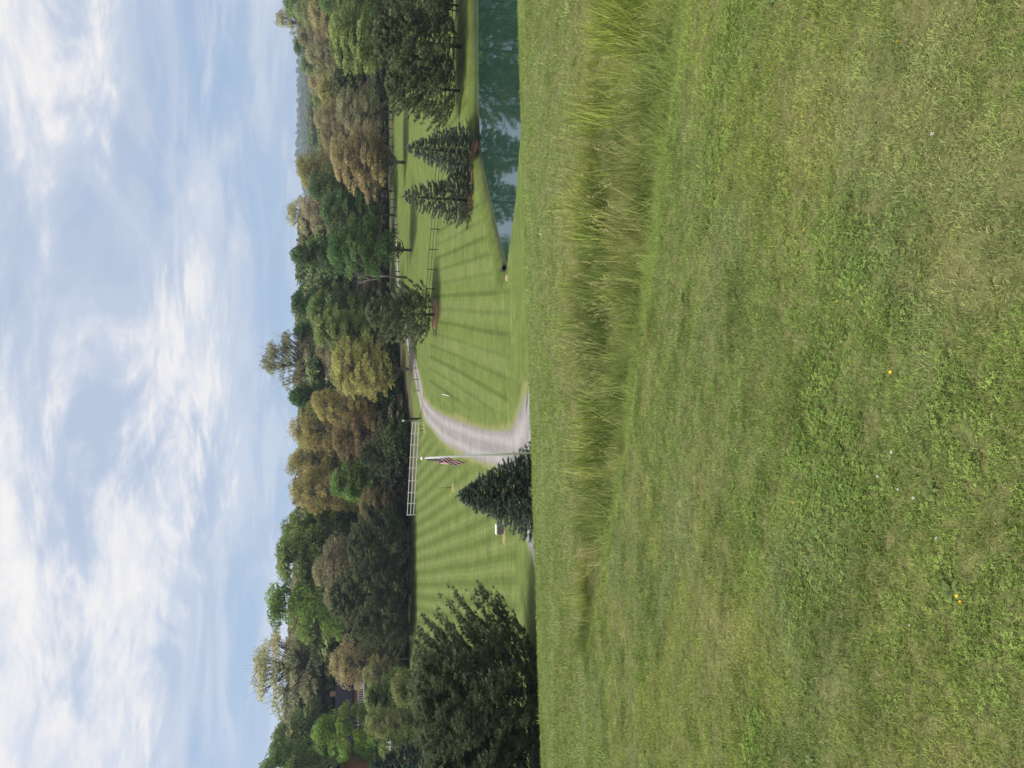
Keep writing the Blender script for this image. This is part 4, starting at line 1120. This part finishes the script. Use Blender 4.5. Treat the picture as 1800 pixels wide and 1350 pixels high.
for (y0, y1, nn_) in ((142, 240, 560), (240, 420, 700), (420, 900, 900), (900, 2450, 5200)):
    yv = gr.uniform(y0, y1, nn_); xv = gr.uniform(-0.75, 0.75, nn_) * yv; fx.append(xv); fy.append(yv)
fx, fy = np.concatenate(fx), np.concatenate(fy)
k = (fy > 165) | (fx < 5); fx, fy = fx[k], fy[k]
# meadow gap on the far hillside
k = ~((fy > 1150) & (fy < 1330) & (vnoise(fx, fy, 160, 90) > 0.55)); fx, fy = fx[k], fy[k]; nf = len(fx)
fs = gr.uniform(7.5, 11.5, nf) * (1 + 0.35 * (fy > 420))
fs = np.where((fy < 300) & (fx / fy < 0.22), gr.uniform(14.5, 19.0, nf), fs)
pal = np.array([MG, (0.06, 0.09, 0.03), (0.13, 0.13, 0.05), (0.14, 0.125, 0.08), (0.10, 0.13, 0.04), (0.12, 0.135, 0.05), (0.15, 0.14, 0.06)])
scatter('distant_wood', np.column_stack([fx, fy, h(fx, fy) - 0.3]), np.stack([0 * fx, 0 * fx, gr.uniform(0, 6.28, nf)], 1), np.stack([fs * 1.15, fs * 1.15, fs], 1),
        gr.integers(0, 4, nf), pal[gr.integers(0, 7, nf)] * gr.uniform(0.75, 1.2, (nf, 1)), fars, 'far wooded hillsides behind the valley', 'wood')

# ================================================================== fences
def fence(name, pts, height, rails, mat, label, post_w=0.12, rail_w=0.04, rail_h=0.10, cap=False, zs=None):
    """pts: post positions; each post and each rail span is a part of its own"""
    p0 = pts[0]; root = empty(name, p0)
    pm = MB().box((0, 0, height / 2 - 0.1), (post_w, post_w, height + 0.2)).mesh('post', mat)
    for p in pts:
        o = add_obj('post', pm, root); o.location = Vector(p) - Vector(p0)
    for i in range(len(pts) - 1):
        a, b_ = Vector(pts[i]) - Vector(p0), Vector(pts[i + 1]) - Vector(p0)
        sdv = (b_ - a).cross(Vector((0, 0, 1))).normalized() * (post_w / 2 + rail_w / 2 + 0.003)
        if (sdv.y > 0): sdv = -sdv
        for r_ in range(rails):
            zz = height * (0.93 - r_ * (0.68 / max(1, rails - 1)))
            MB().beam(a + sdv + Vector((0, 0, zz)), b_ + sdv + Vector((0, 0, zz)), rail_w, rail_h).build('rail', mat, root)
    return tag(root, label, 'fence')
def on_ground(px, py, depth):
    p = at(px, py, depth); return Vector((p.x, depth, hz_(p.x, depth)))
wf = []
for i, yimg in enumerate((743, 762, 782, 804, 823, 845, 866, 885, 905)):
    d = 97.5 + 6.0 * i / 8
    wf.append(on_ground(720, yimg, d))
fence('rail_fence', wf, 1.28, 3, M['fence_white'], 'white three-rail fence along the far lawn edge left of the gate', 0.13, 0.04, 0.11)
bf = [on_ground(740, y_, d) for y_, d in ((687, 99.0), (667, 100.2), (647, 101.5), (629, 103.0), (611, 104.8), (594, 106.4))]
fence('rail_fence', bf, 1.15, 3, M['fence_wood'], 'weathered brown rail fence right of the drive gate', 0.13, 0.04, 0.09)
pf = []
for i in range(17):
    t = i / 16; X_ = 9.0 + 33 * t; Y_ = np.interp(X_, [9, 11.3, 17.5, 35.4, 42], [87.2, 85.6, 82, 70.5, 67.5])
    pf.append(Vector((X_, Y_, hz_(X_, Y_))))
fence('rail_fence', pf, 1.05, 3, M['fence_dark'], 'dark thin-railed pasture fence between the striped lawn and the spruces', 0.09, 0.03, 0.05)
rf = []
for i in range(26):
    t = i / 25; X_ = 12.0 + 44 * t; Y_ = np.interp(X_, [12, 24, 36, 56], [124.0, 128.0, 136.0, 140.0])
    rf.append(Vector((X_, Y_, hz_(X_, Y_))))
fence('rail_fence', rf, 1.10, 3, M['fence_dark'], 'dark back fence along the foot of the wooded rise', 0.12, 0.03, 0.06)

# gate leaf, standing open beside the lamp post
g0 = on_ground(744, 735, 97.5)
gate = empty('gate', g0)
MB().box((0, 0, 0.75), (0.14, 0.14, 1.6)).build('post', M['iron'], gate)
fr = MB()
dirv = Vector((-0.35, 2.6, 0))
for z_ in (0.25, 0.55, 0.85, 1.15): fr.beam(Vector((0, 0.10, z_)), dirv + Vector((0, 0.10, z_)), 0.04, 0.05)
fr.build('gate_rail', M['iron'], gate)
for t in np.linspace(0.02, 1.0, 9):
    q = dirv * t; MB().beam(q + Vector((0, 0.10, 0.12)), q + Vector((0, 0.10, 1.45)), 0.025, 0.025).build('gate_bar', M['iron'], gate)
tag(gate, 'dark metal gate leaf standing open beside the lamp post', 'gate')
lp = on_ground(745, 739, 97.0)
lamp = empty('lamp_post', lp)
MB().tube([(0, 0, -0.1), (0, 0, 0.25), (0, 0, 2.25)], [0.055, 0.035, 0.03], 8).build('post', M['box_grey'], lamp)
hd = MB().lathe((0, 0, 2.22), [(0.03, 0), (0.10, 0.03), (0.13, 0.16), (0.14, 0.24), (0.05, 0.32), (0.02, 0.36)], 10).build('lamp_head', M['box_white'], lamp, True)
MB().lathe((0, 0, 2.58), [(0.02, -0.02), (0.03, 0.02), (0.004, 0.06)], 8).build('finial', M['iron'], hd)
tag(lamp, 'slim lamp post with pale head at the end of the white fence', 'lamp post')
for i, (a_, b_) in enumerate(((746, 750), (747, 756))):
    q = on_ground(a_, b_, 94.5 - i * 0.4); st_ = MB()
    st_.box((0, 0, 0.30), (0.07, 0.07, 0.8)); st_.box((0, 0, 0.72), (0.12, 0.12, 0.05))
    o = st_.build('marker_post', M['iron']); o.location = q
    tag(o, ('short dark post nearer the lamp post in the tan bed', 'short dark post nearer the drive edge in the tan bed')[i], 'post')

# ---- beds of mulch and straw
def bed(name, cx, cy, rx, ry, mat, label, rot=0.0, lift=0.05, seed=0):
    r = np.random.default_rng(200 + seed); V_, F_ = [], []
    na_, nr_ = 26, 5
    V_.append((cx, cy, hz_(cx, cy) + lift + 0.06))
    for j in range(1, nr_ + 1):
        for k in range(na_):
            t = 2 * math.pi * k / na_; f = j / nr_ * (1 + (r.uniform(-0.10, 0.14) if j == nr_ else 0))
            dx, dy = rx * math.cos(t) * f, ry * math.sin(t) * f
            X_, Y_ = cx + dx * math.cos(rot) - dy * math.sin(rot), cy + dx * math.sin(rot) + dy * math.cos(rot)
            V_.append((X_, Y_, hz_(X_, Y_) + (lift + 0.05 * (1 - (j / nr_) ** 2) + r.uniform(0, 0.02) if j < nr_ else -0.03)))
    faces = [(0, 1 + k, 1 + (k + 1) % na_) for k in range(na_)]
    me = bpy.data.meshes.new(name)
    for j in range(nr_ - 1):
        for k in range(na_):
            a_, b_ = 1 + j * na_ + k, 1 + j * na_ + (k + 1) % na_
            faces.append((a_, a_ + na_, b_ + na_, b_))
    me.from_pydata(V_, [], faces); me.materials.append(mat); me.update()
    return tag(add_obj(name, me), label, 'bed', None, 'stuff')
q = pine4.location; bed('mulch_bed', q.x, q.y, 1.9, 1.9, M['mulch'], 'red-brown mulch ring under the pine by the drive', seed=1)
q1, q2 = sprA.location, sprB.location
dv = q2 - q1; cx_, cy_ = (q1.x + q2.x) / 2 - 0.6, (q1.y + q2.y) / 2 - 0.4
bed('mulch_bed', cx_, cy_, dv.length * 0.5 + 1.6, 0.9, M['mulch'], 'long reddish mulch bed under the two pond spruces', math.atan2(dv.y, dv.x), 0.07, 2)
q = gp(797, 857, 44); stake_p = q.copy(); bed('straw_ring', q.x, q.y, 0.5, 0.45, M['straw'], 'tan straw ring round the dark stake on the lawn', seed=3)
q = gp(746, 752, 60); bed('straw_patch', q.x, q.y, 0.8, 0.6, M['straw'], 'tan bare patch at the fence end by the drive', seed=4)
q = gp(887, 936, 44); box_p = q.copy(); bed('soil_patch', q.x - 0.25, q.y, 0.65, 0.42, M['straw'], 'orange-tan soil patch beside the grey utility box', seed=5)
q = gp(891, 486, 44); bed('straw_patch', q.x - 0.1, q.y - 0.2, 0.28, 0.40, M['straw'], 'tan straw patch at the tip of the pond', seed=6)

# ---- stake, box, pipe, rod
sk = empty('tree_stake', stake_p)
MB().tube([(0, 0, -0.1), (0.0, 0, 1.6)], [0.028, 0.024], 6).build('rod', M['stake'], sk)
MB().lathe((0, 0, 0.02), [(0.12, 0), (0.10, 0.05), (0.03, 0.07)], 10).build('foot', M['stake'], sk)
tag(sk, 'thin dark stake standing in a tan ring on the striped lawn', 'stake')
ub = empty('utility_box', box_p + Vector((0.22, 0.05, 0)))
MB().box((0, 0, 0.27), (0.62, 0.40, 0.52)).build('cabinet', M['box_grey'], ub)
lid = MB(); lid.box((0, 0, 0.56), (0.70, 0.48, 0.05)); lid.box((0, 0, 0.60), (0.60, 0.38, 0.03)); lid.build('lid', M['box_white'], ub)
MB().box((0, 0, 0.035), (0.74, 0.52, 0.09)).build('base', M['box_white'], ub)
MB().box((0, -0.205, 0.30), (0.40, 0.008, 0.34)).build('door', M['box_grey'], ub)
tag(ub, 'grey utility box with white lid half hidden by the conical spruce', 'box')
cp = gp(889.5, 472, 44)
pipe = empty('drain_pipe', (cp.x, cp.y, WATER + 0.05))
prof_pts = []
n_ = 16
pv, pfaces = [], []
for rr_, yy_ in ((0.18, -0.25), (0.18, 0.5), (0.14, 0.5), (0.14, -0.25)):
    for k in range(n_):
        t = 2 * math.pi * k / n_; pv.append((rr_ * math.cos(t), yy_, rr_ * math.sin(t) + 0.12))
for j in range(4):
    for k in range(n_):
        k2 = (k + 1) % n_; j2 = (j + 1) % 4; pfaces.append((j * n_ + k, j * n_ + k2, j2 * n_ + k2, j2 * n_ + k))
MB().poly(pv, pfaces).build('barrel', M['iron'], pipe)
MB().box((0, 0.56, -0.1), (0.8, 0.10, 0.55)).build('headwall', M['straw'], pipe)
tag(pipe, 'black drain pipe mouth at the tip of the pond', 'pipe')
q = gp(790, 696, 60)
o = MB().tube([(0, 0, 0.02), (0.05, 0.5, 0.18), (0.15, 1.6, 0.55)], [0.03, 0.03, 0.028], 6).build('white_rod', M['pole']); o.location = q
tag(o, 'white plastic rod lying on the striped lawn near the drive bend', 'rod')

# ---- flagpole and flag
FD = 35.0
ft = at(744, 805.0, FD); fb = at(921, 796.8, FD)
ax = (ft - fb).normalized()
lenp = (ft.z - (hz_(fb.x, FD) - 0.2)) / ax.z
fbase = ft - ax * lenp
fp = empty('flagpole', fbase)
MB().tube([(0, 0, 0), tuple(ax * lenp * 0.5), tuple(ax * lenp)], [0.058, 0.052, 0.042], 10).build('pole', M['pole'], fp, True)
MB().lathe(tuple(ax * (lenp + 0.05)), [(0.02, -0.08), (0.075, -0.05), (0.095, 0.0), (0.075, 0.05), (0.01, 0.085)], 12).build('finial_ball', M['brass'], fp, True)
MB().lathe((0, 0, 0.12), [(0.16, 0), (0.15, 0.10), (0.08, 0.16)], 12).build('collar', M['pole'], fp)
hal = MB(); hal.tube([tuple(ax * (lenp - 0.08) + Vector((-0.045, -0.03, 0))), tuple(ax * 1.2 + Vector((-0.06, -0.045, 0)))], [0.006, 0.006], 4)
hal.build('halyard', M['pole'], fp)
MB().box(tuple(ax * 1.2 + Vector((-0.055, -0.05, 0))), (0.03, 0.04, 0.14)).build('cleat', M['iron'], fp)
tag(fp, 'white flagpole with a pale ball on top beside the conical spruce', 'flagpole')

def flag_mat():
    m, nt, out = new_mat('flag_cloth'); N = NT(nt)
    uu, vv = N.attr('fu', out='Fac'), N.attr('fv', out='Fac')
    s13 = N.math('MULTIPLY', vv, 13.0)
    odd = N.math('LESS_THAN', N.math('MODULO', s13, 2.0), 1.0)
    col = N.mix(odd, (0.86, 0.82, 0.86), (0.42, 0.028, 0.050))
    cant = N.math('MULTIPLY', N.math('LESS_THAN', uu, 0.4), N.math('LESS_THAN', vv, 7 / 13))
    # eleven staggered columns and nine rows of stars
    cu = N.math('MULTIPLY', uu, 12 / 0.4); cvv = N.math('MULTIPLY', vv, 10 / (7 / 13))
    def near_(o): return N.math('ABSOLUTE', N.math('SUBTRACT', N.math('FRACT', N.math('ADD', o, 0.5)), 0.5))
    du, dv_ = near_(cu), near_(cvv)
    par = N.math('MODULO', N.math('ADD', N.math('ROUND', cu), N.math('ROUND', cvv)), 2.0)
    star = N.math('MULTIPLY', N.math('LESS_THAN', N.math('ADD', N.math('MULTIPLY', du, du), N.math('MULTIPLY', dv_, dv_)), 0.17), N.math('LESS_THAN', par, 0.5))
    inn = N.math('MULTIPLY', N.math('GREATER_THAN', N.math('MULTIPLY', uu, 1.0), 0.018), N.math('LESS_THAN', uu, 0.385))
    inn = N.math('MULTIPLY', inn, N.math('MULTIPLY', N.math('GREATER_THAN', vv, 0.03), N.math('LESS_THAN', vv, 0.51)))
    cc = N.mix(N.math('MULTIPLY', star, inn), (0.024, 0.034, 0.105), (0.86, 0.84, 0.86))
    col = N.mix(cant, col, cc)
    leaf_shader(N, out, col, 0.40, 0.8, 0.1); return m
M['flag'] = flag_mat()
nu_, nv_ = 40, 26; fv_, fa_u, fa_v, ff_ = [], [], [], []
HO, FL = 1.05, 1.70
perp = Vector((-1, 0, 0)); bk = Vector((0, -1, 0))
ftop = ax * (lenp - 0.12)
for i in range(nu_ + 1):
    for j in range(nv_ + 1):
        u_, v_ = i / nu_, j / nv_
        hp = ftop - ax * (HO * v_)
        # limp cloth: the fly falls beside the pole in narrow folds
        drop = FL * u_ * (0.60 + 0.03 * math.sin(3 * v_ * 3.1))
        outw = 0.04 + 0.34 * math.sin(min(1.0, u_ * 1.05) * math.pi * 0.62) * (0.55 + 0.45 * math.sin(v_ * 3.1))
        fold = 0.075 * math.sin(u_ * 9.0 + v_ * 2.2) * min(1, u_ * 4) 
        p = hp - Vector((0, 0, 1)) * drop + perp * (outw + 0.030 * math.sin(u_ * 14 + v_ * 4)) + bk * (fold + 0.05)
        fv_.append(tuple(p)); fa_u.append(u_); fa_v.append(v_)
for i in range(nu_):
    for j in range(nv_):
        a_ = i * (nv_ + 1) + j; ff_.append((a_, a_ + 1, a_ + nv_ + 2, a_ + nv_ + 1))
fl = add_obj('flag', mesh_np('flag', fv_, ff_, mat=M['flag'], smooth=True, attrs={'fu': fa_u, 'fv': fa_v})); fl.location = fbase
so = fl.modifiers.new('cloth_thickness', 'SOLIDIFY'); so.thickness = 0.004
tag(fl, 'limp flag with red and white stripes and starred blue canton', 'flag')

# ================================================================== houses behind the trees
def gable_house(name, base, W_, D_, Hw, Hr, wall, roof, label, rz, wins, rail=False, trim=None):
    e = empty(name, base); e.rotation_euler = (0, 0, rz)
    MB().box((0, 0, Hw / 2), (W_, D_, Hw)).build('wall', wall, e)
    gb = MB()
    gb.poly([(-W_ / 2, -D_ / 2, Hw), (-W_ / 2, D_ / 2, Hw), (-W_ / 2, 0, Hw + Hr - 0.05), (W_ / 2, -D_ / 2, Hw), (W_ / 2, D_ / 2, Hw), (W_ / 2, 0, Hw + Hr - 0.05)], [(0, 2, 1), (3, 4, 5), (0, 3, 5, 2), (1, 2, 5, 4)])
    gb.build('gable', wall, e)
    rm = MB(); o_ = 0.5; th = 0.16
    for s in (-1, 1):
        y0_, z0_ = s * (D_ / 2 + o_), Hw - Hr * o_ / (D_ / 2)
        rm.poly([(-W_ / 2 - o_, y0_, z0_ + 0.02), (W_ / 2 + o_, y0_, z0_ + 0.02), (W_ / 2 + o_, 0, Hw + Hr + 0.02), (-W_ / 2 - o_, 0, Hw + Hr + 0.02),
                 (-W_ / 2 - o_, y0_, z0_ + th), (W_ / 2 + o_, y0_, z0_ + th), (W_ / 2 + o_, 0, Hw + Hr + th), (-W_ / 2 - o_, 0, Hw + Hr + th)],
                [(0, 1, 2, 3), (7, 6, 5, 4), (0, 4, 5, 1), (1, 5, 6, 2), (2, 6, 7, 3), (3, 7, 4, 0)])
    r_o = rm.build('roof', roof, e)
    MB().box((W_ * 0.2, 0.6, Hw + Hr + 0.3), (0.7, 0.7, 1.4)).build('chimney', M['brick'], r_o)
    for (wx, wz) in wins:
        w_o = MB().box((wx, -D_ / 2 - 0.03, wz), (1.2, 0.06, 1.3)).build('window', M['box_white'], e)
        for s in (-1, 1): MB().box((wx + s * 0.28, -D_ / 2 - 0.066, wz), (0.48, 0.012, 1.1)).build('pane', M['glass'], w_o)
    d_o = MB().box((W_ * 0.32, -D_ / 2 - 0.03, 1.1), (1.0, 0.06, 2.1)).build('door', M['box_white'], e)
    MB().box((W_ * 0.32 + 0.38, -D_ / 2 - 0.08, 1.05), (0.06, 0.05, 0.12)).build('handle', M['iron'], d_o)
    if rail:
        dk = MB().box((0, -D_ / 2 - 1.5, 0.55), (W_ + 1, 2.9, 0.2)).build('deck', M['fence_wood'], e)
        zr = 1.55; yR = -D_ / 2 - 2.9
        MB().box((0, yR, zr), (W_ + 1, 0.10, 0.10)).build('handrail', M['box_white'], dk)
        MB().box((0, yR, 0.75), (W_ + 1, 0.08, 0.08)).build('bottom_rail', M['box_white'], dk)
        for xq in np.arange(-W_ / 2 - 0.4, W_ / 2 + 0.45, 0.3):
            MB().box((xq, yR, 1.15), (0.09, 0.07, 0.75)).build('baluster', M['box_white'], dk)
    if trim:
        MB().box((0, -D_ / 2 - 0.05, Hw - 0.1), (W_ + 0.2, 0.08, 0.25)).build('fascia', M['box_white'], e)
    return tag(e, label, 'house')
hp = at(632, 1238, 118); bz = hz_(hp.x, 118)
gable_house('house', (hp.x, 118.0, at(640, 1238, 118).z - 0.5), 9.0, 6.0, 2.5, 2.2, M['wood_wall'], M['roof'], 'brown house with dark roof and white deck railing behind the trees', rad(18), [(-2.6, 1.6), (-0.2, 1.6)], rail=True)
hp = at(640, 1402, 96); 
gable_house('house', (hp.x, 96.0, at(646, 1362, 96).z), 7.0, 6.0, 2.6, 1.8, M['brick'], M['roof'], 'brick house with white trim cut off at the photo edge', rad(-12), [(1.6, 1.4), (-1.0, 1.4)], trim=True)
sp = at(699, 1300, 88); se = empty('garden_shed', (sp.x, 88.0, sp.z - 0.05))
MB().box((0, 0, 0.4), (1.5, 1.1, 0.9)).build('wall', M['shed'], se)
MB().poly([(-0.9, -0.7, 0.8), (0.9, -0.7, 0.8), (0.9, 0, 1.35), (-0.9, 0, 1.35), (0.9, 0.7, 0.8), (-0.9, 0.7, 0.8), (-0.9, -0.7, 0.88), (0.9, -0.7, 0.88), (0.9, 0, 1.43), (-0.9, 0, 1.43), (0.9, 0.7, 0.88), (-0.9, 0.7, 0.88)],
          [(6, 7, 8, 9), (9, 8, 10, 11), (1, 0, 3, 2), (2, 3, 5, 4), (0, 1, 7, 6), (4, 5, 11, 10), (1, 2, 8, 7), (2, 4, 10, 8), (3, 0, 6, 9), (5, 3, 9, 11)]).build('roof', M['box_grey'], se)
MB().box((0.2, -0.565, 0.36), (0.5, 0.02, 0.7)).build('door', M['box_white'], se)
tag(se, 'small pale garden shed glimpsed between the shrubs above the big near pine', 'shed')

# ================================================================== flowers in the near lawn
def flower_head(kind, r):
    mb = MB()
    if kind == 'yellow':
        for ring, (n_, L_, zt) in enumerate(((12, 0.014, 0.004), (9, 0.010, 0.008))):
            for k in range(n_):
                t = 6.28 * k / n_ + ring * 0.3; c, s = math.cos(t), math.sin(t); w = 0.0028
                mb.poly([(0, 0, 0.002 * ring), (c * L_ * .6 - s * w, s * L_ * .6 + c * w, zt * .6 + 0.001), (c * L_, s * L_, zt), (c * L_ * .6 + s * w, s * L_ * .6 - c * w, zt * .6 + 0.001)], [(0, 1, 2, 3)])
        return mb.mesh('flower_head', M['yellow'])
    for k in range(36):
        d = r.normal(size=3); d = d / np.linalg.norm(d); d[2] = abs(d[2]) * 0.9 - 0.15; a_ = np.cross(d, r.normal(size=3)); a_ = a_ / np.linalg.norm(a_) * 0.0022
        c = d * 0.004; e_ = d * 0.0105
        mb.poly([c - a_, c + a_, e_ + a_, e_ - a_], [(0, 1, 2, 3)])
    return mb.mesh('flower_head', M['whitepetal'])
yh, wh = flower_head('yellow', gr), flower_head('white', gr)
stem_me = MB().tube([(0, 0, -0.02), (0.004, 0.002, 0.03), (0, 0, 0.058)], [0.0016, 0.0014, 0.0012], 5).mesh('stem', M['stem'])
flowers = [
 ('y', 1428, 405, 1.0, 'lone bright orange-yellow flower in open grass nearest the swale'),
 ('y', 1580, 657, 1.0, 'yellow flower in the middle of the near lawn'),
 ('y', 1487, 530, 0.75, 'small half-closed yellow flower between the two brighter ones'),
 ('y', 1591, 80, 0.9, 'yellow flower closest to the photo edge beside clover'),
 ('y', 1708, 1052, 0.8, 'left flower of the touching yellow pair low in the lawn'),
 ('y', 1702, 1062, 0.8, 'right flower of the touching yellow pair low in the lawn'),
 ('y', 1405, 886, 0.8, 'small orange flower alone left of the white clover heads'),
 ('y', 1320, 1289, 0.8, 'tiny yellow flower far out on the left lawn'),
 ('w', 1583, 795, 1.0, 'white clover head nearest the yellow flower in mid lawn'),
 ('w', 1633, 877, 1.05, 'largest white clover head above the clover patch'),
 ('w', 1556, 833, 0.85, 'white clover head of the row, farthest from the camera'),
 ('w', 1598, 858, 0.75, 'small white clover head between two larger ones'),
 ('w', 1671, 948, 0.85, 'white clover head lowest in the lawn'),
 ('w', 1614, 1102, 0.8, 'white clover head beyond the touching yellow pair'),
 ('w', 1657, 238, 0.9, 'white clover head alone beside the dark green tussock'),
 ('w', 1440, 88, 0.6, 'tiny white clover head near the photo edge'),
]
for knd, px_, py_, s_, lab in flowers:
    q = gp(px_, py_, 0.8, 20); e = empty('yellow_flower' if knd == 'y' else 'clover_flower', q)
    s_ *= 0.62; e.scale = (s_, s_, s_); e.rotation_euler = (gr.normal(0, .15), gr.normal(0, .15), gr.uniform(0, 6))
    add_obj('stem', stem_me, e); hd_ = add_obj('flower_head', yh if knd == 'y' else wh, e)
    hd_.location = (0, 0, 0.060); hd_.rotation_euler = (0.35, 0, 0)
    tag(e, lab, 'flower', 'yellow flowers in the lawn' if knd == 'y' else 'white clover heads in the lawn')

# ================================================================== haze
hb = MB().box((0, 1500, 60), (9000, 7000, 300))
hm, hnt, hout = new_mat('haze_air')
pv_ = hnt.nodes.new('ShaderNodeVolumePrincipled')
pv_.inputs['Color'].default_value = (0.62, 0.79, 1.0, 1); pv_.inputs['Density'].default_value = 0.00022; pv_.inputs['Anisotropy'].default_value = 0.2
hnt.links.new(pv_.outputs[0], hout.inputs['Volume'])
USE_HAZE = True
if USE_HAZE:
    tag(hb.build('haze', hm), 'thin bluish air over the valley and hills', 'haze', None, 'stuff')
